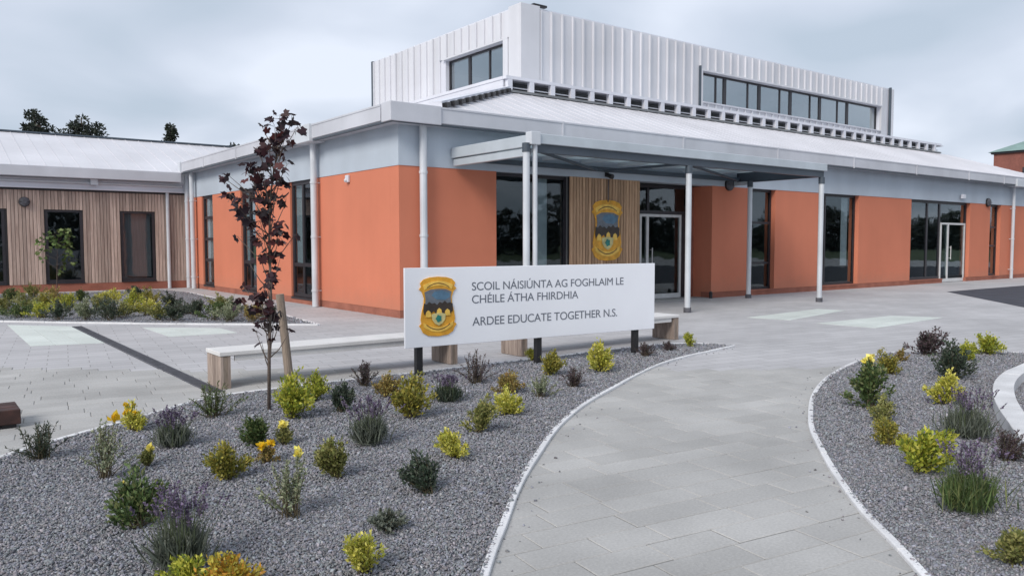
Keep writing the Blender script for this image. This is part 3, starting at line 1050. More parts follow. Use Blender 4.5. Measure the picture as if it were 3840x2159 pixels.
# ---- interior
MB().box(0.36, 0.72, -0.02, XE, YE, 0.015).build('interior_floor', M['insidefloor'], bld)
MB().box(0.36, 0.36, 3.02, XE, YE, 3.06).build('interior_ceiling', M['inside'], bld)
MB().box(0.4, 6.2, 0.016, XE, 6.35, 3.02).build('interior_wall', M['inside'], bld)
for x in (5.6, 10.3, 13.4, 18.6, 25.8):
    MB().box(x, 0.75 if x != 10.3 else 0.8, 0.016, x + 0.12, 6.2, 3.02).build('interior_wall', M['inside'], bld)
MB().box(4.2, 6.36, 0.016, 4.35, YE, 3.02).build('interior_wall', M['inside'], bld)
MB().box(XE, 0, -0.03, XE + 0.3, YE, 3.8).build('wall_panel', M['orange'], bld)

# ---- timber panel beside the entrance
tp = MB().box(4.46, 0.035, 0.152, 6.77, 0.088, 3.0).build('timber_panel', M['black'], bld)
bmesh_board = MB().box(0, 0, 0.16, 0.078, 0.035, 2.998).mesh('board', M['woodpanel'])
n = 24
for i in range(n):
    link('board', bmesh_board, tp, (4.466 + i * (2.30 / n), -0.004 + random.uniform(-0.004, 0.004), 0))

# ---- rainwater pipes with brackets
def pipe(x, y, z0, z1, r=0.05, hopper=None, toward=(0, 1)):
    mb = MB().tube([(x, y, z0), (x, y, z1)], r, 14)
    for z in (0.35, 1.6, 2.85):
        mb.tube([(x, y, z), (x, y, z + 0.05)], r + 0.012, 14)
        mb.bar((x, y, z + 0.025), (x + toward[0] * 0.15, y + toward[1] * 0.15, z + 0.025), 0.03, 0.03)
    o = mb.build('downpipe', M['pipe'], bld, smooth=False)
    if hopper:
        MB().box(*hopper).build('hopper_head', M['pipe'], o, bevel=0.015)
    return o


pipe(0.48, -0.13, 0.0, 3.80, 0.075)
pipe(28.62, -0.13, 0.0, 3.80, 0.06, (28.15, -0.42, 3.74, 29.0, -0.06, 4.04))
pipe(-0.15, 3.72, 0.0, 3.80, 0.075, (-0.44, 3.28, 3.76, -0.06, 4.12, 4.16), (1, 0))
pipe(-0.16, 13.45, 0.0, 4.15, 0.075, None, (1, 0))
pipe(-0.16, 14.02, 0.0, 3.75, 0.075, (-0.42, 13.82, 3.72, -0.06, 14.09, 4.16), (1, 0))

# ------------------------------------------------------------------ timber clad wing on the left
wing = empty('school_wing', (0, 14.2, 0))
wing.location = (0, 0, 0)
tag(wing, 'low timber clad school wing with pale pitched roof behind the far shrubs', 'building')
WY = 14.2
WWn = [(-10.5, -9.48), (-8.4, -7.38), (-6.35, -5.33), (-4.28, -3.26), (-2.17, -1.15)]
cl = MB()
xs = [-14.0]
for a, b in WWn:
    xs += [a, b]
xs.append(0.34)
for i in range(0, len(xs), 2):
    cl.box(xs[i], WY + 0.04, 0.25, xs[i + 1], WY + 0.3, 3.1)
for a, b in WWn:
    cl.box(a, WY + 0.04, 2.52, b, WY + 0.3, 3.1)
    cl.box(a, WY + 0.04, 0.25, b, WY + 0.3, 0.29)
clad = cl.build('timber_cladding', M['black'], wing)
bw = 0.096
bfull = MB().box(0, 0, 0.24, bw - 0.012, 0.038, 3.09).mesh('board', M['wood'])
btop = MB().box(0, 0, 2.52, bw - 0.012, 0.038, 3.09).mesh('board', M['wood'])
x = -9.0
while x < -0.1:
    over = any(a - 0.05 < x + bw / 2 < b + 0.05 for a, b in WWn)
    link('board', btop if over else bfull, clad, (x, WY - 0.0 + random.uniform(-0.005, 0.005), 0))
    x += bw
MB().box(-14, WY + 0.001, 0.24, -9.0, WY + 0.039, 3.09).build('cladding_sheet', M['wood'], wing)
MB().box(-14, WY + 0.006, -0.03, 0.0, WY + 0.3, 0.238).build('plinth', M['plinth'], wing)
for a, b in WWn:
    w = window('x', a, b, 0.29, 2.52, WY + 0.03, fw=0.075, parent=wing)
    if a > -3:
        MB().box(a + 0.1, WY + 0.16, 0.4, b - 0.1, WY + 0.18, 2.44).build('blind', M['curtain'], w)
    MB().box(a - 0.01, WY - 0.03, 0.245, b + 0.01, WY + 0.028, 0.288).build('window_sill', M['frame'], w)
MB().box(-14, WY - 0.02, 3.10, -0.02, WY + 0.3, 3.15).build('head_trim', M['frame'], wing)
MB().box(-14, WY - 0.10, 3.152, -0.02, WY + 0.3, 3.46).build('soffit_board', M['white'], wing)
MB().box(-14, WY - 0.16, 3.152, -0.02, WY - 0.102, 3.20).build('soffit_board', M['white'], wing)
MB().tube([(-14, WY - 0.15, 3.36), (-0.30, WY - 0.15, 3.36)], 0.04, 10).build('rain_pipe', M['pipe'], wing)
MB().tube([(-0.75, WY - 0.06, 0), (-0.75, WY - 0.06, 3.2)], 0.055, 12).build('downpipe', M['pipe'], wing)
MB().box(-14, WY - 0.45, 3.48, -0.39, WY + 0.1, 3.80).build('gutter', M['fascia'], wing, bevel=0.015)
MB().box(-3.05, WY - 0.30, 3.30, -2.85, WY - 0.101, 3.478).build('gutter_outlet', M['pipe'], wing)
wr = MB().poly([(-14, WY - 0.42, 3.80), (5, WY - 0.42, 3.80), (5, 18.5, 5.30), (-14, 18.5, 5.30)]).build('roof', M['roof'], wing)
MB().poly([(-14, 18.5, 5.30), (5, 18.5, 5.30), (5, 23, 3.8), (-14, 23, 3.8)]).build('roof', M['roof'], wing)
MB().bar((-14, 18.5, 5.32), (5, 18.5, 5.32), 0.22, 0.06).build('ridge_cap', M['canopydark'], wing)
x = -13.7
while x < 2.5:
    MB().bar((x, WY - 0.4, 3.812), (x, 18.4, 5.28), 0.014, 0.016).build('roof_seam', M['roof'], wr)
    x += 0.45
MB().box(-14, WY + 0.31, -0.02, 0.3, 20, 0.02).build('interior_floor', M['insidefloor'], wing)
MB().box(-14, 18.2, 0.021, 0.3, 18.3, 3.10).build('interior_wall', M['inside'], wing)
MB().box(-14, WY + 0.31, 3.15, 0.34, 20, 3.2).build('interior_ceiling', M['inside'], wing)
MB().box(-14.2, WY, -0.03, -14, 22.8, 3.8).build('wall_panel', M['plinth'], wing)

# ------------------------------------------------------------------ entrance canopy
can = empty('entrance_canopy')
tag(can, 'grey steel canopy on slender round posts over the school entrance', 'canopy')
CX0, CX1, CY0, CY1 = 1.20, 10.62, -2.68, -0.42
MB().box(CX0, CY0, 3.25, CX1, CY0 + 0.16, 3.43).build('front_gutter', M['canopy'], can, bevel=0.012)
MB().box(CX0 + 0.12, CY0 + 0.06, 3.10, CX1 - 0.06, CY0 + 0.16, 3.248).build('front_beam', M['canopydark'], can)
MB().box(CX0, CY0 + 0.162, 3.20, CX0 + 0.09, -0.03, 3.41).build('side_beam', M['canopy'], can, bevel=0.01)
MB().box(CX0 + 0.03, CY0 + 0.18, 3.04, CX0 + 0.12, -0.06, 3.18).build('side_beam', M['canopy'], can, bevel=0.01)
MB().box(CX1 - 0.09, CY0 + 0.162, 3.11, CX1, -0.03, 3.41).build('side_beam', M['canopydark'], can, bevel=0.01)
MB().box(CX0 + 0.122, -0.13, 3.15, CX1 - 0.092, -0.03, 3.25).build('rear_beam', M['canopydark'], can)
raf = [2.37, 3.54, 4.71, 5.88, 7.05, 8.22, 9.39]
for x in raf:
    MB().box(x - 0.03, CY0 + 0.162, 3.29, x + 0.03, -0.132, 3.375).build('rafter', M['canopy'], can)
ed = [CX0 + 0.095] + raf + [CX1 - 0.095]
for a, b in zip(ed, ed[1:]):
    MB().box(a + 0.008, CY0 + 0.165, 3.378, b - 0.008, -0.035, 3.392).build('roof_sheet', M['poly'], can)
for p0, p1 in (((1.45, -2.45, 3.16), (5.1, -0.2, 3.16)), ((5.35, -0.2, 3.16), (5.6, -2.45, 3.16)), ((5.5, -2.45, 3.165), (10.3, -0.25, 3.165))):
    MB().bar(p0, p1, 0.05, 0.05).build('brace', M['canopydark'], can)
for x, y, zt in ((1.12, -2.60, 3.25), (5.50, -2.60, 3.10), (10.50, -2.60, 3.10), (10.32, -0.62, 3.12)):
    po = MB().tube([(x, y, 0.0), (x, y, zt)], 0.062, 18).build('post', M['pipe'], can, smooth=False)
    MB().tube([(x, y, -0.004), (x, y, 0.10)], 0.082, 18).build('post_boot', M['drain'], po)
    MB().tube([(x, y, zt - 0.16), (x, y, zt - 0.001)], 0.075, 18).build('post_collar', M['canopydark'], po)
MB().tube([(1.295, -2.63, 0), (1.295, -2.63, 3.26)], 0.045, 14).build('downpipe', M['pipe'], can)
MB().box(1.14, -2.72, 3.22, 1.36, -2.55, 3.45).build('gutter_outlet', M['pipe'], can, bevel=0.012)
MB().bar((10.32, -0.62, 3.07), (10.32, -0.02, 3.07), 0.07, 0.09).build('wall_bracket', M['canopy'], can)


# ------------------------------------------------------------------ crest
def mkcol(name, c, rough=0.5):
    return mat(name, c, rough, 0.12, 9, fine=0.06, fscale=40)


CM = {'gold': mkcol('crest_gold', (0.76, 0.37, 0.03)), 'yellow': mkcol('crest_yellow', (0.88, 0.56, 0.10)), 'brown': mkcol('crest_brown', (0.16, 0.075, 0.02)),
      'grey': mkcol('crest_slate', (0.16, 0.18, 0.21)), 'blue': mkcol('crest_blue', (0.10, 0.20, 0.30)), 'dark': mkcol('crest_dark', (0.045, 0.032, 0.025)),
      'teal': mkcol('crest_teal', (0.02, 0.22, 0.19)), 'cream': mkcol('crest_cream', (0.62, 0.55, 0.25))}


def mirror(h):
    return h + [(-x, y) for x, y in reversed(h) if abs(x) > 1e-6]


def crest(parent, ox, oz, y0, w):
    """flat painted cut-out, in the parent's x/z plane, front towards -y; w = width, height 1.4 w"""
    def sh(name, pts, k, m, par, th=0.004):
        mb = MB()
        q = [(ox + x * w, oz + z * w) for x, z in pts]
        n = len(q)
        ya = y0 if k == 0 else y0 - 0.0125 - (k - 1) * 0.0022
        yb = ya - th
        mb.v = [(x, ya, z) for x, z in q] + [(x, yb, z) for x, z in q]
        mb.f = [tuple(range(n)), tuple(range(2 * n - 1, n - 1, -1))] + [(i, n + i, n + (i + 1) % n, (i + 1) % n) for i in range(n)]
        bm = bmesh.new()
        me = mb.mesh(name, CM[m])
        bm.from_mesh(me)
        bmesh.ops.recalc_face_normals(bm, faces=bm.faces[:])
        bm.to_mesh(me)
        bm.free()
        return link(name, me, par)
    out = mirror([(0, 1.42), (0.22, 1.405), (0.38, 1.36), (0.47, 1.27), (0.44, 1.19), (0.50, 1.13), (0.42, 1.06), (0.37, 0.92), (0.38, 0.78), (0.43, 0.60), (0.46, 0.42), (0.44, 0.32), (0.50, 0.27), (0.45, 0.20), (0.40, 0.10), (0.26, 0.025), (0, 0.0)])
    base = sh('crest_board', out, 0, 'gold', parent, 0.012)
    sh('scene_panel', mirror([(0, 1.13), (0.20, 1.12), (0.36, 1.06), (0.335, 0.9), (0.345, 0.78), (0.36, 0.70), (0, 0.70)]), 1, 'grey', base)
    sh('water', [(-0.05, 0.88), (0.18, 0.86), (0.31, 0.93), (0.30, 1.03), (0.1, 1.09), (-0.10, 1.07), (-0.18, 0.98)], 2, 'blue', base)
    sk = [(-0.40, 0.62)]
    zz_ = [0.80, 0.77, 0.83, 0.78, 0.80, 0.75, 0.82, 0.79, 0.84, 0.78, 0.80, 0.77]
    for i, z in enumerate(zz_):
        sk.append((-0.385 + i * 0.07, z))
    lw = [0.60, 0.52, 0.62, 0.53, 0.60, 0.50, 0.61, 0.55, 0.64, 0.52]
    for i, z in enumerate(lw):
        sk.append((0.39 - i * 0.085, z))
    sh('skyline', sk, 3, 'dark', base)
    for px, pz, s in ((-0.27, 0.55, 0.08), (0.02, 0.60, 0.075), (0.24, 0.57, 0.08)):
        sh('figure', [(px - s, pz - s), (px + s, pz - s), (px + s * 0.7, pz + s * 0.5), (px, pz + s), (px - s * 0.7, pz + s * 0.5)], 4, 'yellow', base)
    arc = [(-0.40 + 0.80 * i / 10, 1.32 - 0.10 * ((i - 5) / 5) ** 2) for i in range(11)]
    sh('ribbon', arc + [(x * 0.92, z - 0.11) for x, z in reversed(arc)], 1, 'yellow', base)
    sh('ribbon_script', [(x * 0.75, z - 0.045) for x, z in arc] + [(x * 0.75, z - 0.070) for x, z in reversed(arc)], 2, 'brown', base, 0.002)
    arc = [(-0.40 + 0.80 * i / 10, 0.12 + 0.13 * ((i - 5) / 5) ** 2) for i in range(11)]
    sh('ribbon', [(x, z + 0.095) for x, z in arc] + list(reversed([(x * 0.97, z - 0.015) for x, z in arc])), 1, 'yellow', base)
    sh('ribbon_script', [(x * 0.8, z + 0.055) for x, z in arc] + [(x * 0.8, z + 0.028) for x, z in reversed(arc)], 2, 'brown', base, 0.002)
    sh('badge', mirror([(0, 0.56), (0.12, 0.55), (0.19, 0.53), (0.17, 0.40), (0.10, 0.31), (0, 0.26)]), 5, 'cream', base)
    sh('badge_emblem', [(0.09 * math.cos(t * math.pi / 5) * (1 if t % 2 else 0.75), 0.425 + 0.10 * math.sin(t * math.pi / 5) * (1 if t % 2 else 0.75)) for t in range(10)], 6, 'teal', base)
    return base


# ------------------------------------------------------------------ school sign on three posts
ang = math.atan2(-6.55 + 6.30, 0.17 + 3.48)
sg = empty('school_sign', (-3.48, -6.30, 0), ang)
tag(sg, 'white rectangular school name board with crest on three black posts', 'sign')
SL = 3.66
MB().box(0, 0, 0.335, SL, 0.028, 1.205).build('sign_board', M['sign'], sg, bevel=0.004)
for x in (0.19, 1.80, 3.37):
    MB().box(x - 0.037, 0.030, -0.02, x + 0.037, 0.095, 1.12).build('post', M['black'], sg)


def text(s, x, z, h, wid, parent, y=-0.0):
    cu = bpy.data.curves.new('lettering', 'FONT')
    cu.body = s
    cu.size = 1.0
    cu.extrude = 0.004
    cu.offset = 0.0
    cu.space_character = 0.97
    to = bpy.data.objects.new('tmp_text', cu)
    COL.objects.link(to)
    dg = bpy.context.evaluated_depsgraph_get()
    me = bpy.data.meshes.new_from_object(to.evaluated_get(dg))
    bpy.data.objects.remove(to)
    co = np.zeros(len(me.vertices) * 3)
    me.vertices.foreach_get('co', co)
    co = co.reshape(-1, 3)
    x0, x1 = co[:, 0].min(), co[:, 0].max()
    capm = 0.729
    co[:, 0] = (co[:, 0] - x0) / (x1 - x0) * wid
    co[:, 1] = co[:, 1] / capm * h
    new = np.c_[co[:, 0] + x, y - 0.0015 - co[:, 2] * 0.3, co[:, 1] + z]
    me.vertices.foreach_set('co', new.ravel())
    me.materials.clear()
    me.materials.append(M['ink'])
    me.update()
    me.name = 'lettering'
    return tag(link('lettering', me, parent), kind='stuff')


text('SCOIL NÁISIÚNTA AG FOGHLAIM LE', 0.84, 0.938, 0.098, 2.27, sg)
text('CHÉILE ÁTHA FHIRDHIA', 0.84, 0.790, 0.098, 1.53, sg)
text('ARDEE EDUCATE TOGETHER N.S.', 0.845, 0.535, 0.102, 2.16, sg)
crest(sg, 0.40, 0.445, -0.0, 0.465)

wc = empty('wall_crest', (5.63, -0.03, 1.05))
tag(wc, 'gold and slate school crest hung on the timber panel by the entrance', 'crest')
crest(wc, 0, 0, 0.02, 1.02)
MB().tube([(0, -0.01, 1.40), (0, -0.01, 1.93)], 0.012, 6).build('hanging_rod', M['drain'], wc)

# wall fittings
def bulkhead(name, x, y, z, label, r=0.13, axis='y'):
    o = empty(name, (x, y, z))
    tag(o, label, 'wall light', 'round wall lights')
    d = Vector((0, -1, 0)) if axis == 'y' else Vector((-1, 0, 0))
    MB().tube([d * -0.005, d * 0.05], [r, r], 20).build('backplate', M['black'], o)
    MB().tube([d * 0.05, d * 0.09, d * 0.12], [r * 0.95, r * 0.8, r * 0.35], 20).build('diffuser', M['drain'], o)
    MB().box(-r, -0.11, -0.008, r, -0.10, 0.008).build('guard_bar', M['black'], o)
    return o


bulkhead('wall_light', 10.2, -0.016, 3.06, 'round black wall light above the orange pier right of the entrance', 0.17)
bulkhead('wall_light', 26.43, -0.016, 3.06, 'round black wall light beside the narrow window at far right', 0.17)
bulkhead('wall_light', -4.81, WY - 0.012, 2.73, 'round dark wall light on the timber clad wing', 0.15)
cm_ = empty('security_camera', (5.59, -0.02, 3.09))
tag(cm_, 'small black camera above the crest on the grey band', 'camera')
MB().box(-0.05, -0.03, -0.05, 0.05, 0.006, 0.05).build('mount', M['black'], cm_)
MB().tube([(0, -0.03, -0.01), (0, -0.20, -0.06)], [0.05, 0.06], 12).build('housing', M['black'], cm_)
pir = empty('motion_sensor', (-0.002, 2.2, 2.87))
tag(pir, 'small white motion sensor high on the sunlit orange wall', 'sensor')
MB().box(-0.06, -0.07, -0.08, 0.0, 0.07, 0.08).build('housing', M['white'], pir, bevel=0.015)
MB().tube([(-0.06, 0, -0.03), (-0.10, 0, -0.05)], [0.045, 0.025], 10).build('lens', M['blind'], pir)
fl = empty('flood_light', (24.1, -0.013, 3.2))
tag(fl, 'small pale flood light on the grey band above the glazed door', 'wall light')
MB().box(-0.12, -0.14, -0.07, 0.12, -0.05, 0.09).build('housing', M['white'], fl, bevel=0.01)
MB().box(-0.03, -0.05, -0.02, 0.03, 0.01, 0.03).build('bracket', M['pipe'], fl)
sp = empty('door_stop_post', (9.42, -0.08, 0))
tag(sp, 'short black post at the foot of the entrance reveal', 'bollard')
MB().tube([(0, 0, -0.005), (0, 0, 0.16)], 0.045, 12).build('post', M['black'], sp)
MB().tube([(0, 0, 0.16), (0, 0, 0.185)], [0.045, 0.02], 12).build('cap', M['drain'], sp)


# ------------------------------------------------------------------ benches
def bench(x0, x1, label):
    b = empty('bench', ((x0 + x1) / 2, -5.47, 0))
    tag(b, label, 'bench', 'long low benches')
    L = (x1 - x0) / 2
    D = 0.23
    MB().box(-L, -D, 0.335, L, D, 0.378).build('seat', M['benchtop'], b, bevel=0.006)
    MB().box(-L + 0.16, -D + 0.02, 0.275, L - 0.16, -D + 0.05, 0.333).build('apron', M['benchtop'], b)
    MB().box(-L + 0.16, D - 0.05, 0.275, L - 0.16, D - 0.02, 0.333).build('apron', M['benchtop'], b)
    for s in (-1, 1):
        xa = -L + 0.012 if s < 0 else L - 0.112
        e = MB().box(xa + 0.03, -D + 0.012, -0.005, xa + 0.07, D - 0.012, 0.33).build('end_panel', M['stake'], b)
        k = 5
        sw = (2 * D - 0.01) / k
        for i in range(k):
            for xx in (xa, xa + 0.072):
                MB().box(xx, -D + 0.005 + i * sw + 0.003, 0.0, xx + 0.028, -D + 0.005 + (i + 1) * sw - 0.003, 0.332).build('slat', M['benchwood'], e)
    return b


bench(-5.27, -2.39, 'white topped timber ended bench behind the young purple tree')
bench(-1.42, 1.66, 'white topped timber ended bench half hidden behind the name board')
lb = empty('timber_seat', (-7.50, -6.2, 0))
tag(lb, 'low dark brown timber block cut off by the left picture edge', 'bench')
for i in range(3):
    MB().box(-0.44, -0.20 + i * 0.135, 0.03, 0.44, -0.075 + i * 0.135, 0.15).build('beam', mat('dark_timber%d' % i, (0.055, 0.022, 0.017), 0.7, 0.3, 6, fine=0.2, fscale=20), lb, bevel=0.008)
for x in (-0.36, 0.36):
    MB().box(x - 0.05, -0.17, -0.004, x + 0.05, 0.17, 0.03).build('runner', M['black'], lb)


# ------------------------------------------------------------------ plants
def leaf_arrays(P, D, L, Wd, cols, rng, fold=0.25):
    n = len(P)
    D = D / (np.linalg.norm(D, axis=1)[:, None] + 1e-9)
    R_ = rng.normal(size=(n, 3))
    S = np.cross(D, R_)
    S /= np.linalg.norm(S, axis=1)[:, None] + 1e-9
    N = np.cross(S, D)
    L = np.broadcast_to(L, n)[:, None]
    Wd = np.broadcast_to(Wd, n)[:, None]
    mid = P + D * L * 0.5
    V = np.stack([P, mid + S * Wd / 2 + N * Wd * fold, P + D * L, mid - S * Wd / 2 + N * Wd * fold], 1)
    F = np.arange(n * 4).reshape(n, 4)
    return V.reshape(-1, 3), F, np.repeat(cols, 4, 0)


def pick(pal, n, rng, jit=0.18):
    pal = np.array(pal, float)
    c = pal[rng.integers(0, len(pal), n)]
    return np.clip(c * (1 + rng.normal(0, jit, (n, 1))), 0.004, 0.95)


def stems_mesh(lines, r, m):
    mb = MB()
    for ln in lines:
        k = len(ln)
        mb.tube(ln, [r * (1 - 0.6 * i / max(1, k - 1)) for i in range(k)], 5, cap=False)
    return mb.mesh('stems', m, True)


PAL = {
    'yellow': [(0.60, 0.55, 0.10), (0.66, 0.61, 0.16), (0.50, 0.49, 0.08), (0.36, 0.39, 0.07)],
    'lime': [(0.45, 0.46, 0.06), (0.54, 0.51, 0.09), (0.34, 0.38, 0.05), (0.22, 0.28, 0.045)],
    'gold': [(0.42, 0.37, 0.07), (0.36, 0.30, 0.07), (0.28, 0.28, 0.06), (0.21, 0.22, 0.06)],
    'olive': [(0.22, 0.24, 0.075), (0.29, 0.28, 0.09), (0.15, 0.17, 0.055), (0.34, 0.32, 0.12)],
    'green': [(0.08, 0.13, 0.045), (0.12, 0.175, 0.06), (0.06, 0.095, 0.035), (0.19, 0.215, 0.085)],
    'dark': [(0.050, 0.075, 0.050), (0.07, 0.10, 0.062), (0.04, 0.055, 0.04), (0.11, 0.125, 0.095)],
    'grey': [(0.155, 0.175, 0.14), (0.12, 0.14, 0.11), (0.21, 0.225, 0.185), (0.09, 0.105, 0.08)],
    'pale': [(0.32, 0.35, 0.23), (0.26, 0.30, 0.18), (0.38, 0.39, 0.27), (0.19, 0.23, 0.13)],
    'plum': [(0.085, 0.055, 0.065), (0.115, 0.08, 0.085), (0.065, 0.065, 0.055), (0.15, 0.115, 0.12)],
    'rust': [(0.31, 0.20, 0.08), (0.37, 0.27, 0.09), (0.24, 0.21, 0.08), (0.40, 0.33, 0.10)],
    'orange': [(0.58, 0.29, 0.045), (0.60, 0.40, 0.06), (0.47, 0.40, 0.07), (0.54, 0.48, 0.08)],
    'petal': [(0.86, 0.58, 0.03), (0.90, 0.66, 0.07), (0.80, 0.52, 0.02)],
    'petalpale': [(0.90, 0.80, 0.26), (0.88, 0.76, 0.18), (0.84, 0.72, 0.15)],
    'lav': [(0.13, 0.10, 0.17), (0.19, 0.145, 0.23), (0.095, 0.075, 0.115), (0.25, 0.20, 0.29)],
}


def dome_dir(n, rng, spread):
    th = rng.uniform(0, 2 * math.pi, n)
    ph = np.abs(rng.normal(0, spread, n))
    ph = np.clip(ph, 0, 1.35)
    return np.c_[np.sin(ph) * np.cos(th), np.sin(ph) * np.sin(th), np.cos(ph)]


def flowers_on(root, pts, rng, pal, size):
    V, F, C = [], [], []
    k = 0
    for q in pts:
        n = 26
        d = dome_dir(n, rng, 0.9)
        v, f, c = leaf_arrays(np.tile(np.array(q), (n, 1)) + rng.normal(0, size * 0.15, (n, 3)), d, rng.uniform(0.6, 1.0, n) * size, size * 0.6, pick(PAL[pal], n, rng, 0.12), rng)
        V.append(v)
        F.append(f + k)
        C.append(c)
        k += len(v)
    me = raw_mesh('flower', np.concatenate(V), np.concatenate(F), M['flower'], np.concatenate(C))
    return link('flower', me, root)


def plant(style, pal, x, y, w, h, label, name, cat, seed, group, flowers=None, z=0.012, dens=1.0):
    rng = np.random.default_rng(seed)
    root = empty(name, (x, y, z), rng.uniform(0, 6.28))
    tag(root, label, cat, group)
    a = w / 2
    lines = []
    if style == 'bush':
        ns = int(22 * dens) + 7
        V, F, C, k = [], [], [], 0
        lf = np.clip(0.064 * (w + h), 0.016, 0.040)
        lean = rng.normal(0, 0.16, 2) * h
        for i in range(ns):
            d = dome_dir(1, rng, 0.62)[0]
            tip = np.array([d[0] * a * 1.25, d[1] * a * 1.25, h * (0.30 + 0.70 * d[2] ** 0.8) * rng.uniform(0.5, 1.0) * (1.22 if rng.random() < 0.16 else 1.0)])
            tip[:2] += lean * (tip[2] / h)
            b0 = np.array([rng.normal(0, a * 0.12), rng.normal(0, a * 0.12), 0])
            mid = b0 * 0.5 + tip * 0.5 + np.array([d[0], d[1], 0.3]) * a * 0.12
            tt = np.linspace(0, 1, 6)[:, None]
            cv = (1 - tt) ** 2 * b0 + 2 * tt * (1 - tt) * mid + tt ** 2 * tip
            lines.append([tuple(q) for q in cv])
            n = int(rng.integers(40, 66) * (0.7 + 0.5 * dens))
            t = rng.beta(1.7, 1.0, n)[:, None] * 0.85 + 0.15
            P = (1 - t) ** 2 * b0 + 2 * t * (1 - t) * mid + t ** 2 * tip + rng.normal(0, lf * 0.42, (n, 3))
            P[:, 2] = np.maximum(P[:, 2], 0.004)
            out = P * np.array([1, 1, 0.25])
            out /= np.linalg.norm(out, axis=1)[:, None] + 1e-6
            D = out * 0.8 + np.array([0, 0, 0.55]) + rng.normal(0, 0.55, (n, 3))
            c = pick(PAL[pal], n, rng)
            v, f, c = leaf_arrays(P, D, rng.uniform(0.65, 1.2, n) * lf, rng.uniform(0.4, 0.62, n) * lf, c, rng)
            V.append(v)
            F.append(f + k)
            C.append(c)
            k += len(v)
        link('foliage', raw_mesh('foliage', np.concatenate(V), np.concatenate(F), M['leaf'], np.concatenate(C)), root)
        link('stems', stems_mesh(lines, 0.0035, M['stem']), root)
    elif style == 'lavender':
        n = int(950 * dens)
        d = dome_dir(n, rng, 0.42)
        P = np.c_[rng.normal(0, a * 0.36, n), rng.normal(0, a * 0.36, n), rng.uniform(0, h * 0.12, n)]
        D = d * np.array([1.0, 1.0, 1.0])
        L = h * 0.55 * rng.uniform(0.55, 1.08, n)
        v, f, c = leaf_arrays(P, D, L, 0.009, pick(PAL[pal], n, rng), rng, 0.1)
        # needles along the shoots
        n2 = int(1800 * dens)
        i = rng.integers(0, n, n2)
        P2 = P[i] + D[i] * (L[i] * rng.uniform(0.3, 1.0, n2))[:, None]
        v2, f2, c2 = leaf_arrays(P2, D[i] + rng.normal(0, 0.45, (n2, 3)), rng.uniform(0.014, 0.026, n2), 0.0045, pick(PAL[pal], n2, rng), rng)
        link('foliage', raw_mesh('foliage', np.r_[v, v2], np.r_[f, f2 + len(v)], M['leaf'], np.r_[c, c2]), root)
        ns = int(64 * dens)
        d = dome_dir(ns, rng, 0.33)
        V, F, C, k = [], [], [], 0
        for q in d:
            L = h * rng.uniform(0.72, 1.04) / max(q[2], 0.6)
            b0 = np.array([rng.normal(0, a * 0.32), rng.normal(0, a * 0.32), h * 0.1])
            tip = b0 + q * (L - h * 0.1)
            lines.append([tuple(b0), tuple((b0 + tip) / 2 + rng.normal(0, 0.006, 3)), tuple(tip)])
            m_ = 16
            t = rng.uniform(0, 0.22 if h > 0.3 else 0.2, m_)
            P = tip - q * (t * h * 0.75)[:, None]
            v, f, c = leaf_arrays(P, q + rng.normal(0, 0.6, (m_, 3)), rng.uniform(0.010, 0.018, m_), 0.011, pick(PAL['lav'], m_, rng), rng)
            V.append(v)
            F.append(f + k)
            C.append(c)
            k += len(v)
        tag(link('flower_spikes', raw_mesh('flower_spikes', np.concatenate(V), np.concatenate(F), M['flower'], np.concatenate(C)), root), kind='stuff')
        link('stems', stems_mesh(lines, 0.0022, M['greenstem']), root)
    elif style in ('spiky', 'twiggy'):
        tw = style == 'twiggy'
        ns = int((30 if tw else 34) * dens)
        V, F, C, k = [], [], [], 0
        for i in range(ns):
            q = dome_dir(1, rng, 0.55 if tw else 0.55)[0]
            L = h * rng.uniform(0.6, 1.05)
            b0 = np.array([rng.normal(0, a * 0.16), rng.normal(0, a * 0.16), 0])
            tip = b0 + np.array([q[0] * a * 1.5, q[1] * a * 1.5, L * max(q[2], 0.5)])
            mid = b0 * 0.4 + tip * 0.6 + np.array([-q[0], -q[1], 0]) * a * 0.2
            tt = np.linspace(0, 1, 5)[:, None]
            cv = (1 - tt) ** 2 * b0 + 2 * tt * (1 - tt) * mid + tt ** 2 * tip
            lines.append([tuple(z_) for z_ in cv])
            n = int(rng.integers(24, 38) if tw else rng.integers(34, 50))
            t = (rng.uniform(0.30, 1, n) if tw else rng.uniform(0.12, 1, n))[:, None]
            P = (1 - t) ** 2 * b0 + 2 * t * (1 - t) * mid + t ** 2 * tip
            ax = (tip - b0) / np.linalg.norm(tip - b0)
            D = ax * (0.5 if tw else 0.75) + rng.normal(0, 0.6, (n, 3))
            ll = rng.uniform(0.016, 0.028, n) if tw else rng.uniform(0.018, 0.034, n)
            v, f, c = leaf_arrays(P, D, ll, ll * (0.5 if tw else 0.26), pick(PAL[pal], n, rng), rng)
            V.append(v)
            F.append(f + k)
            C.append(c)
            k += len(v)
        link('foliage', raw_mesh('foliage', np.concatenate(V), np.concatenate(F), M['leaf'], np.concatenate(C)), root)
        link('stems', stems_mesh(lines, 0.0032, M['stem']), root)
    if flowers:
        fp, fn, fsz = flowers
        tips = sorted(lines, key=lambda l_: -l_[-1][2])[:max(fn * 2, fn)]
        idx = rng.permutation(len(tips))[:fn]
        flowers_on(root, [tips[i][-1] for i in idx], rng, fp, fsz)
    return root


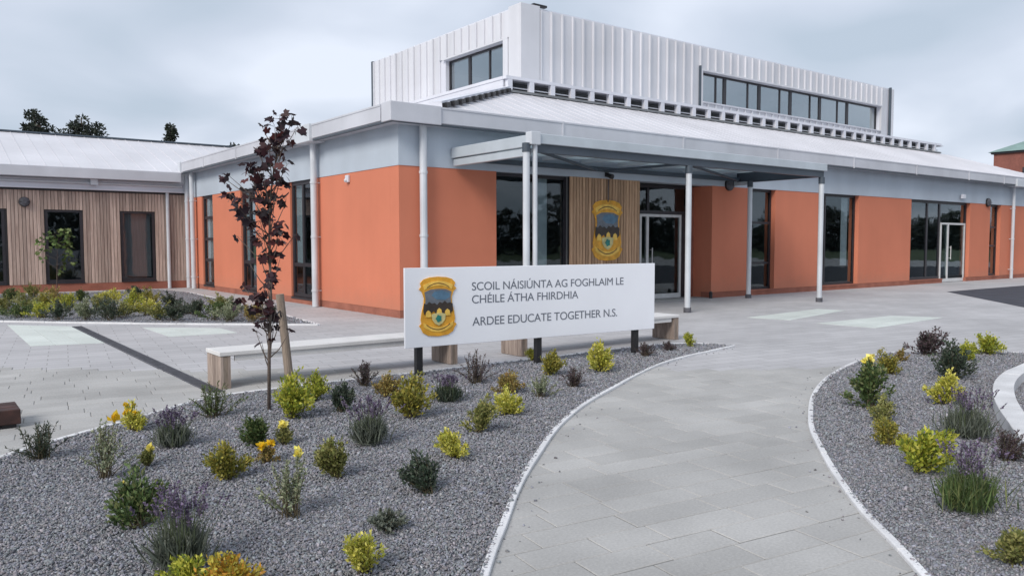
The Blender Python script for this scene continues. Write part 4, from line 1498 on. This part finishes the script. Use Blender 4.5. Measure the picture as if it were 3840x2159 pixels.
GL, GR = 'plants in the gravel bed with the sign', 'plants in the gravel bed right of the path'
PL = [
    # style, palette, x, y, w, h, name, cat, label, flowers
    ('spiky', 'dark', -7.07, -7.66, .26, .27, 'rosemary_plant', 'shrub', 'dark upright needle leaved shrub at the far left bed corner', None),
    ('twiggy', 'pale', -6.81, -8.38, .22, .38, 'twiggy_shrub', 'shrub', 'tall thin twiggy shrub with one orange yellow bloom, left of the lavender', ('petal', 1, .058)),
    ('bush', 'yellow', -6.39, -7.14, .20, .18, 'golden_shrub', 'shrub', 'small bright yellow shrub on the paving edge at far left', ('petal', 6, .034)),
    ('lavender', 'grey', -6.27, -7.84, .24, .27, 'lavender_plant', 'lavender', 'grey dark lavender at left, near the paving edge', None),
    ('twiggy', 'olive', -6.54, -8.28, .10, .11, 'yellow_flower_plant', 'flower', 'tiny plant with one pale yellow bloom among bare gravel at left', ('petalpale', 1, .045)),
    ('spiky', 'green', -5.73, -7.02, .32, .30, 'red_tipped_shrub', 'shrub', 'dark green shrub with reddish tips at the end of the drain', None),
    ('bush', 'lime', -5.24, -7.49, .30, .36, 'golden_shrub', 'shrub', 'tall lime yellow shrub right beside the purple tree trunk', None),
    ('bush', 'lime', -4.79, -6.90, .23, .24, 'golden_shrub', 'shrub', 'lime yellow shrub behind the tree stake, against the bench shadow', None),
    ('bush', 'dark', -4.82, -7.52, .21, .25, 'dark_green_shrub', 'shrub', 'small rounded blackish green shrub right of the lime yellow pair', None),
    ('bush', 'green', -5.79, -8.22, .24, .21, 'green_shrub', 'shrub', 'mid green broad shrub in front of the purple tree trunk', None),
    ('twiggy', 'olive', -5.62, -8.28, .10, .15, 'yellow_flower_plant', 'flower', 'thin stalk with pale yellow bloom right of the mid green shrub', ('petalpale', 1, .052)),
    ('bush', 'gold', -6.22, -8.91, .23, .23, 'golden_shrub', 'shrub', 'golden olive round shrub left of the orange yellow flower', None),
    ('twiggy', 'rust', -5.89, -8.67, .14, .12, 'yellow_flower_plant', 'flower', 'low plant with bright orange yellow blooms at left of centre', ('petal', 4, .042)),
    ('twiggy', 'pale', -6.16, -9.77, .26, .33, 'twiggy_shrub', 'shrub', 'large pale grey green twiggy shrub low left of the bed middle', ('petalpale', 2, .036)),
    ('bush', 'olive', -5.67, -9.28, .20, .25, 'olive_shrub', 'shrub', 'upright olive shrub between the big twiggy shrub and a lavender', None),
    ('lavender', 'grey', -5.12, -8.65, .26, .34, 'lavender_plant', 'lavender', 'full grey lavender with purple spikes in the middle of the bed', None),
    ('spiky', 'plum', -4.07, -6.49, .25, .26, 'dark_purple_shrub', 'shrub', 'thin dark spiky shrub in the bench shadow left of the sign', None),
    ('bush', 'rust', -4.14, -7.11, .24, .21, 'rust_shrub', 'shrub', 'rust tinted shrub left of the first sign post', None),
    ('bush', 'gold', -4.45, -8.08, .32, .34, 'golden_shrub', 'shrub', 'largest golden olive shrub, below the left end of the sign', None),
    ('lavender', 'dark', -3.81, -7.65, .27, .24, 'lavender_plant', 'lavender', 'blue dark low lavender below the crest on the sign', None),
    ('spiky', 'plum', -3.06, -7.04, .38, .34, 'dark_purple_shrub', 'shrub', 'wide dark greyish pink shrub right of the first sign post', None),
    ('bush', 'rust', -3.13, -7.68, .25, .20, 'rust_shrub', 'shrub', 'rusty brown shrub directly behind a bright yellow one', None),
    ('bush', 'yellow', -3.72, -8.47, .24, .20, 'golden_shrub', 'shrub', 'bright yellow shrub directly in front of a rusty brown one', None),
    ('bush', 'olive', -4.29, -8.84, .21, .24, 'olive_shrub', 'shrub', 'upright olive green shrub behind the low yellow mound near the path', None),
    ('bush', 'yellow', -4.83, -9.35, .24, .18, 'golden_shrub', 'shrub', 'low bright yellow mound near the path, right of the middle lavender', None),
    ('bush', 'dark', -5.37, -9.90, .21, .21, 'dark_green_shrub', 'shrub', 'dark green conical shrub nearest the path edge', None),
    ('twiggy', 'grey', -5.86, -10.26, .20, .10, 'sparse_seedling', 'shrub', 'faint grey green seedling lying flat on the near gravel', None),
    ('bush', 'yellow', -6.19, -10.68, .19, .18, 'golden_shrub', 'shrub', 'yellow shrub at the bottom picture edge, nearest the path', None),
    ('bush', 'green', -6.85, -9.46, .26, .24, 'green_shrub', 'shrub', 'green leafy shrub left of the tall near lavender', ('petalpale', 2, .012)),
    ('lavender', 'grey', -6.83, -10.16, .22, .37, 'lavender_plant', 'lavender', 'tall purple spiked lavender at the near left', None),
    ('bush', 'lime', -6.86, -10.40, .19, .14, 'golden_shrub', 'shrub', 'lime shrub at the bottom edge at the foot of tall lavender', None),
    ('bush', 'orange', -6.72, -10.52, .23, .16, 'orange_shrub', 'shrub', 'orange yellow shrub at the bottom edge, right of tall lavender', None),
    ('bush', 'gold', -2.16, -7.11, .27, .25, 'golden_shrub', 'shrub', 'golden shrub at the foot of the middle sign post', None),
    ('spiky', 'plum', -2.42, -7.83, .25, .20, 'dark_purple_shrub', 'shrub', 'blackish purple low shrub right of a pale wispy plant', None),
    ('twiggy', 'pale', -3.02, -8.05, .27, .22, 'twiggy_shrub', 'shrub', 'pale wispy green plant below the middle of the sign', None),
    ('bush', 'yellow', -1.51, -7.27, .26, .31, 'golden_shrub', 'shrub', 'tall pale yellow shrub between the middle and right sign posts', None),
    ('bush', 'yellow', -1.62, -6.22, .16, .16, 'golden_shrub', 'shrub', 'tiny pale yellow shrub just left of the middle sign post', None),
    ('spiky', 'plum', -0.21, -6.75, .22, .18, 'dark_purple_shrub', 'shrub', 'small dark purple shrub at the foot of the right sign post', None),
    ('bush', 'lime', 1.02, -6.45, .17, .20, 'golden_shrub', 'shrub', 'little lime shrub at the pointed far tip of the bed', None),
    ('spiky', 'plum', 0.45, -6.55, .18, .13, 'dark_purple_shrub', 'shrub', 'tiny dark shrub under the right hand end of the bench', None),
]
PR = [
    ('bush', 'green', -1.05, -10.22, .33, .42, 'rose_bush', 'rose', 'tall dark green rose bush with pale yellow blooms by the path bend', ('petalpale', 3, .065)),
    ('bush', 'olive', -1.51, -10.55, .17, .18, 'olive_shrub', 'shrub', 'small olive shrub at the foot of the rose bush', None),
    ('bush', 'gold', 0.89, -9.40, .21, .25, 'golden_shrub', 'shrub', 'golden shrub behind the rose bush, close to the far kerb', None),
    ('bush', 'plum', 2.75, -8.90, .46, .32, 'dark_purple_shrub', 'shrub', 'broad dark purple shrub at the far edge of right bed', None),
    ('bush', 'dark', 1.09, -9.95, .42, .36, 'dark_green_shrub', 'shrub', 'dark green loose shrub in the middle of right bed', None),
    ('bush', 'lime', 2.65, -9.45, .28, .20, 'golden_shrub', 'shrub', 'low lime shrub behind the dark green loose one', None),
    ('bush', 'lime', 3.45, -9.35, .32, .25, 'golden_shrub', 'shrub', 'lime shrub with arching twig at the far right bed edge', None),
    ('bush', 'yellow', -0.35, -10.51, .26, .26, 'golden_shrub', 'shrub', 'bright yellow shrub behind the upper lavender of right bed', None),
    ('lavender', 'grey', -1.49, -11.20, .34, .36, 'lavender_plant', 'lavender', 'upper lavender of right bed, left of the raised kerb', None),
    ('bush', 'gold', -2.18, -10.96, .20, .19, 'golden_shrub', 'shrub', 'smaller golden yellow shrub touching the big golden mound', None),
    ('bush', 'lime', -2.66, -11.40, .33, .28, 'golden_shrub', 'shrub', 'big golden green mound at the middle of right bed', None),
    ('lavender', 'green', -3.21, -11.94, .31, .37, 'lavender_plant', 'lavender', 'nearest lavender of right bed with dark tall spikes', None),
    ('spiky', 'plum', -1.93, -11.64, .28, .22, 'dark_purple_shrub', 'shrub', 'dark purple sparse shrub at the right picture edge', None),
    ('bush', 'olive', -3.79, -12.39, .21, .15, 'olive_shrub', 'shrub', 'olive shrub in the lower right corner', None),
    ('twiggy', 'rust', 1.94, -8.98, .13, .16, 'rust_shrub', 'shrub', 'tiny brown seedling beside the broad dark purple shrub', None),
]
for i, (st, pal, x, y, w, h, nm, ct, lab, fl_) in enumerate(PL):
    plant(st, pal, x, y, w, h, lab, nm, ct, 100 + i, GL, fl_)
for i, (st, pal, x, y, w, h, nm, ct, lab, fl_) in enumerate(PR):
    plant(st, pal, x, y, w, h, lab, nm, ct, 300 + i, GR, fl_)

# far bed before the timber wing: three prototypes per colour would repeat, so each is grown from its own seed
S2 = [(-6.13, 5.86, 'olive'), (-5.72, 6.37, 'olive'), (-5.23, 6.88, 'gold'), (-4.92, 7.61, 'rust'), (-4.94, 5.76, 'lime'), (-5.59, 4.32, 'lime'), (-5.43, 3.6, 'dark'), (-5.0, 3.3, 'pale'),
      (-4.35, 5.73, 'olive'), (-3.61, 8.19, 'yellow'), (-4.39, 3.45, 'olive'), (-3.84, 4.9, 'lime'), (-4.66, 2.95, 'dark'), (-3.83, 3.67, 'yellow'), (-3.92, 2.42, 'olive'), (-3.7, 2.1, 'dark'),
      (-3.03, 6.64, 'gold'), (-2.87, 5.5, 'dark'), (-3.07, 3.47, 'grey'), (-3.08, 2.71, 'dark'), (-3.08, 1.76, 'green'), (-2.95, 1.25, 'pale'), (-2.6, 0.95, 'rust'), (-5.7, 9.84, 'green'),
      (-5.07, 10.56, 'olive'), (-4.22, 8.67, 'green'), (-2.91, 8.85, 'dark'), (-5.97, 4.61, 'green'), (-6.35, 7.4, 'lime'), (-6.6, 5.6, 'gold'), (-2.5, 2.3, 'grey'), (-2.15, 4.2, 'olive'), (-2.2, 1.2, 'dark')]
S2u = sorted(S2, key=lambda q: project((q[0], q[1], 0))[0])
cname = {'olive': 'olive', 'gold': 'golden', 'rust': 'rust brown', 'dark': 'blackish green', 'pale': 'pale green', 'yellow': 'bright yellow', 'lime': 'lime yellow', 'green': 'mid green', 'grey': 'grey green'}
ordw = ['leftmost', 'second', 'third', 'fourth', 'fifth', 'sixth', 'seventh', 'eighth', 'ninth', 'tenth', 'eleventh']
cnt = {}
tot = {c: sum(1 for q in S2 if q[2] == c) for c in cname}
for i, (x, y, c) in enumerate(S2u):
    k = cnt.get(c, 0)
    cnt[c] = k + 1
    pos = 'the only one' if tot[c] == 1 else (ordw[k] + ' of its colour' if k == 0 else ordw[k] + ' of its colour from left')
    plant('bush', c, x, y, random.uniform(.48, .72), random.uniform(.28, .42), '%s shrub in the far bed, %s' % (cname[c], pos),
          cname[c].replace(' ', '_') + '_shrub', 'shrub', 500 + i, 'shrubs in the far bed', None, dens=0.8)


# ------------------------------------------------------------------ young trees
def maple_leaf(P, D, S, L):
    """five-lobed leaf outlines as fans of triangles"""
    ang_ = np.radians([-150, -110, -78, -55, -30, -14, 0, 14, 30, 55, 78, 110, 150])
    rad = np.array([0.38, 0.66, 0.56, 0.88, 0.66, 0.72, 1.0, 0.72, 0.66, 0.88, 0.56, 0.66, 0.38])
    n = len(P)
    N = np.cross(S, D)
    V = [P[:, None, :]]
    for a, r in zip(ang_, rad):
        V.append((P + (D * math.cos(a) * r + S * math.sin(a) * r + N * (0.10 * r * abs(math.sin(a))) - N * 0.12 * r * r) * L[:, None])[:, None, :])
    V = np.concatenate(V, 1)
    k = len(ang_)
    F = np.array([(0, i + 1, i + 2) for i in range(k - 1)])
    return V.reshape(-1, 3), (F[None] + (np.arange(n) * (k + 1))[:, None, None]).reshape(-1, 3), k + 1


def young_tree(name, label, base, trunk, clusters, pal, leafL, seed, r0=0.017, group=None, jit=0.2):
    rng = np.random.default_rng(seed)
    root = empty(name, base)
    tag(root, label, 'tree', group)
    mb = MB().tube(trunk, [r0 * (1 - 0.75 * i / (len(trunk) - 1)) for i in range(len(trunk))], 8)
    tk = mb.build('trunk', M['bark'], root, smooth=True)
    T = np.array(trunk)
    Ps, Ds, Ls = [], [], []
    br = MB()
    for (cx_, cy_, cz_, rad, n) in clusters:
        c = np.array([cx_, cy_, cz_])
        zt = max(cz_ - 0.22 - rad * 0.4, 0.15)
        b0 = np.array([np.interp(zt, T[:, 2], T[:, i]) for i in range(3)])
        br.tube([tuple(b0), tuple((b0 + c) / 2 + np.array([0, 0, -0.03])), tuple(c)], [0.006, 0.0045, 0.002], 5)
        q = rng.normal(size=(n, 3))
        q /= np.linalg.norm(q, axis=1)[:, None]
        p = c + q * (rad * rng.uniform(0.25, 1.0, n) ** 0.6)[:, None]
        Ps.append(p)
        d = q * np.array([1, 1, 0.3]) + np.array([0, 0, -0.55]) + rng.normal(0, 0.35, (n, 3))
        Ds.append(d)
        Ls.append(leafL * rng.uniform(0.6, 1.15, n))
        for pp_ in p[::2]:
            br.tube([tuple(c + (pp_ - c) * 0.1), tuple(pp_)], [0.002, 0.0012], 4, cap=False)
    br.build('branches', M['bark'], root, smooth=True)
    P, D, L = np.concatenate(Ps), np.concatenate(Ds), np.concatenate(Ls)
    D /= np.linalg.norm(D, axis=1)[:, None]
    S = np.cross(D, rng.normal(size=D.shape) * 0.6 + np.array([0, 0, 1.0]))
    S /= np.linalg.norm(S, axis=1)[:, None] + 1e-9
    V, F, k = maple_leaf(P, D, S, L)
    cols = np.repeat(pick(pal, len(P), rng, jit), k, 0)
    link('crown', raw_mesh('crown', V, F, M['leaf'], cols), root)
    return root


# purple maple sapling; picture-right is roughly +X-Y there: r = (.795,-.606)
def rl(r, z, f=0.0):
    return (0.795 * r + 0.606 * f, -0.606 * r + 0.795 * f, z)


trunk = [rl(0, 0), rl(0.01, 0.5), rl(0.035, 1.0), rl(0.03, 1.5), rl(0.05, 1.9), rl(0.11, 2.25), rl(0.17, 2.52)]
PUR = [(0.034, 0.015, 0.021), (0.055, 0.018, 0.022), (0.026, 0.015, 0.021), (0.085, 0.026, 0.026), (0.03, 0.022, 0.026)]
clu = []
CL = [(719,307,.06,7),(747,312,.06,7),(763,329,.05,5),(713,329,.06,6),(730,346,.07,9),(736,362,.06,7),(713,362,.07,8),(680,362,.05,5),(663,379,.06,7),(697,390,.07,8),(669,318,.03,1),(722,385,.05,4),
      (641,424,.05,4),(669,429,.06,6),(702,418,.05,4),(730,418,.04,3),(726,436,.04,3),(580,451,.03,3),(608,451,.03,2),(652,451,.07,9),(691,451,.08,10),(720,455,.06,6),(602,490,.05,6),(635,485,.07,10),(669,485,.08,12),
      (713,474,.08,10),(624,518,.07,9),(663,524,.09,12),(702,518,.06,6),(730,513,.06,7),(640,545,.06,7),(669,557,.08,10),(702,568,.07,8),(724,568,.05,5),(652,590,.06,6),(680,602,.07,9),(713,596,.05,5),(747,590,.04,3),(613,596,.03,2),
      (663,640,.05,5),(691,646,.05,5),(713,652,.04,3),(647,663,.03,2),(686,679,.05,5),(669,696,.05,4),(702,707,.05,5),(613,721,.03,3),(674,724,.06,7),(658,741,.05,5),(597,752,.03,2),(591,768,.03,2),(674,768,.07,9),(702,768,.06,7),
      (647,780,.04,4),(680,796,.06,8),(708,802,.05,5),(674,813,.05,5),(691,818,.04,3),(641,843,.03,3),(694,855,.02,1),(663,863,.02,1),(736,835,.02,1)]
for px, py, rad, n in CL:
    clu.append((*rl((px - 679) / 288.0, (1037 - py) / 288.0, float(RNG.normal(0, 0.08))), rad * 1.3, max(1, int(n * 1.05 + .5))))
young_tree('purple_maple_sapling', 'young purple leaved tree with thin trunk in the gravel bed', (-5.27, -7.05, 0.0), trunk, clu, PUR, 0.062, 41)
stk = empty('tree_stake', (-4.78, -6.33, 0))
tag(stk, 'leaning round timber tree stake behind the young purple tree', 'stake')
MB().tube([(0, 0, -0.02), (-0.045, 0.01, 0.5), (-0.09, 0.02, 0.98)], [0.042, 0.041, 0.039], 14).build('post', M['stake'], stk, smooth=False)
MB().tube([(-0.085, 0.02, 0.82), (-0.28, -0.33, 0.80), (-0.46, -0.70, 0.80)], 0.008, 6).build('tie', M['black'], stk)

GRN = [(0.10, 0.16, 0.045), (0.14, 0.21, 0.06), (0.07, 0.11, 0.03), (0.20, 0.25, 0.09)]
clu = [(*rl(r, z, float(RNG.normal(0, .1))), rad, n) for r, z, rad, n in [(0.25, 1.80, .18, 20), (0.05, 1.72, .18, 18), (-0.2, 1.66, .16, 12), (0.42, 1.62, .16, 16), (-0.42, 1.52, .14, 9), (-0.5, 1.3, .12, 7), (0.15, 1.50, .2, 20), (0.4, 1.36, .16, 14),
                                                                          (0.30, 1.15, .16, 14), (-0.1, 1.35, .15, 8), (0.2, 0.9, .14, 10), (-0.3, 1.05, .12, 6), (0.42, 1.0, .12, 8), (0.05, 0.7, .12, 7)]]
young_tree('green_sapling', 'thin green sapling in front of the timber wing windows', (-4.38, 11.6, 0.0), [rl(0, 0), rl(0.02, 0.6), rl(0.05, 1.2), rl(0.12, 1.85)], clu, GRN, 0.085, 42, 0.014)


# ------------------------------------------------------------------ far trees above the wing roof
def far_tree(x, y, h, crown_r, crown_h, label, pal, seed, conifer=False, lf=0.24):
    rng = np.random.default_rng(seed)
    root = empty('far_tree', (x, y, -0.05))
    tag(root, label, 'tree', 'trees beyond the wing roof')
    MB().tube([(0, 0, 0), (0.1, 0, h * 0.5), (0, 0.1, h * 0.97)], [0.28, 0.18, 0.04], 8).build('trunk', M['bark'], root, smooth=True)
    V, F, C, k = [], [], [], 0
    lb_ = MB()
    nc = 34 if not conifer else 30
    for i in range(nc):
        if conifer:
            z = h - crown_h * (i + 0.3) / nc
            rr = crown_r * (i + 1) / nc
            an = rng.uniform(0, 6.28)
            c = np.array([rr * 0.6 * math.cos(an), rr * 0.6 * math.sin(an), z])
            rad = 0.25 + rr * 0.4
        else:
            q = rng.normal(size=3)
            q /= np.linalg.norm(q)
            c = np.array([0, 0, h - crown_h / 2]) + q * np.array([crown_r, crown_r, crown_h / 2]) * rng.uniform(0.45, 0.95)
            rad = crown_r * rng.uniform(0.22, 0.36)
        lb_.tube([(0, 0, max(c[2] - rad - 0.6, h * 0.3)), tuple(c)], [0.06, 0.02], 4, cap=False)
        n = 70
        q = rng.normal(size=(n, 3))
        q /= np.linalg.norm(q, axis=1)[:, None]
        P = c + q * (rad * rng.uniform(0.3, 1.05, n))[:, None] * np.array([1, 1, 0.75])
        v, f, cc = leaf_arrays(P, q + rng.normal(0, 0.6, (n, 3)), rng.uniform(0.7, 1.3, n) * lf, lf * 0.6, pick(pal, n, rng), rng)
        V.append(v)
        F.append(f + k)
        C.append(cc)
        k += len(v)
    lb_.build('limbs', M['bark'], root)
    link('crown', raw_mesh('crown', np.concatenate(V), np.concatenate(F), M['leaf'], np.concatenate(C)), root)


FD = [(0.045, 0.055, 0.045), (0.06, 0.075, 0.055), (0.035, 0.042, 0.037)]
far_tree(0.75, 56.0, 11.5, 1.25, 3.4, 'dark broad leaved tree beyond the wing roof, left of the pair', FD, 61)
far_tree(3.3, 54.1, 11.3, 1.5, 3.8, 'dark broad leaved tree beyond the wing roof, right of the pair', FD, 62)
far_tree(8.6, 49.9, 10.3, 1.6, 5.5, 'small dark conifer tip beyond the wing roof', FD, 63, True)
far_tree(12.6, 46.8, 9.2, 1.3, 3.4, 'dark crown just above the roof left of the purple tree', FD, 64)

# ------------------------------------------------------------------ brick building at far right
bb = empty('brick_building', (68.5, 16.0, 0))
tag(bb, 'far red brick building with grey green hipped roof at right edge', 'building')
HB = 9.3
wl = MB().box(0, -9, -0.05, 9, 0.6, HB).build('wall', M['brick'], bb)
for yy in (-7.6, -5.2, -2.8):
    w_ = MB().box(-0.03, yy, 6.2, 0.05, yy + 1.1, 7.9).build('window', M['frame'], bb)
    MB().box(-0.04, yy + 0.08, 6.28, -0.031, yy + 1.02, 7.82).build('pane', M['glass'], w_)
MB().box(-0.18, -9.2, HB - 0.12, 9.2, 0.78, HB + 0.05).build('eaves', M['frame'], bb)
MB().poly([(-0.35, -9.4, HB + 0.04), (9.3, -9.4, HB + 0.04), (4.5, -5.6, HB + 2.0)]).poly([(9.3, -9.4, HB + 0.04), (9.3, 0.95, HB + 0.04), (4.5, -2.9, HB + 2.0), (4.5, -5.6, HB + 2.0)]) \
    .poly([(9.3, 0.95, HB + 0.04), (-0.35, 0.95, HB + 0.04), (4.5, -2.9, HB + 2.0)]).poly([(-0.35, 0.95, HB + 0.04), (-0.35, -9.4, HB + 0.04), (4.5, -5.6, HB + 2.0), (4.5, -2.9, HB + 2.0)]).build('roof', M['slate'], bb)

# ------------------------------------------------------------------ far line of trees across the road (it shows in the window panes)
rng = np.random.default_rng(77)
V, F, C, k = [], [], [], 0
for i in range(330):
    x = -45 + i * 0.9 + rng.uniform(-0.6, 0.6)
    top = 5.2 + 2.0 * math.sin(x * 0.11) + 1.3 * math.sin(x * 0.37 + 1) + rng.normal(0, 0.6)
    for zc in np.arange(0.8, max(top, 2.0), 1.3):
        c = np.array([x, -72 + rng.uniform(-2, 2), zc])
        n = 20
        q = rng.normal(size=(n, 3))
        q /= np.linalg.norm(q, axis=1)[:, None]
        v, f, cc = leaf_arrays(c + q * rng.uniform(0.3, 1.2, (n, 1)), q + rng.normal(0, 0.6, (n, 3)), rng.uniform(0.6, 1.2, n), 0.7, pick(FD, n, rng), rng)
        V.append(v)
        F.append(f + k)
        C.append(cc)
        k += len(v)
tl = bpy.data.objects.new('distant_treeline', raw_mesh('distant_treeline', np.concatenate(V), np.concatenate(F), M['leaf'], np.concatenate(C)))
COL.objects.link(tl)
tag(tl, 'far dark line of trees mirrored in the ground floor windows', 'trees', kind='stuff')
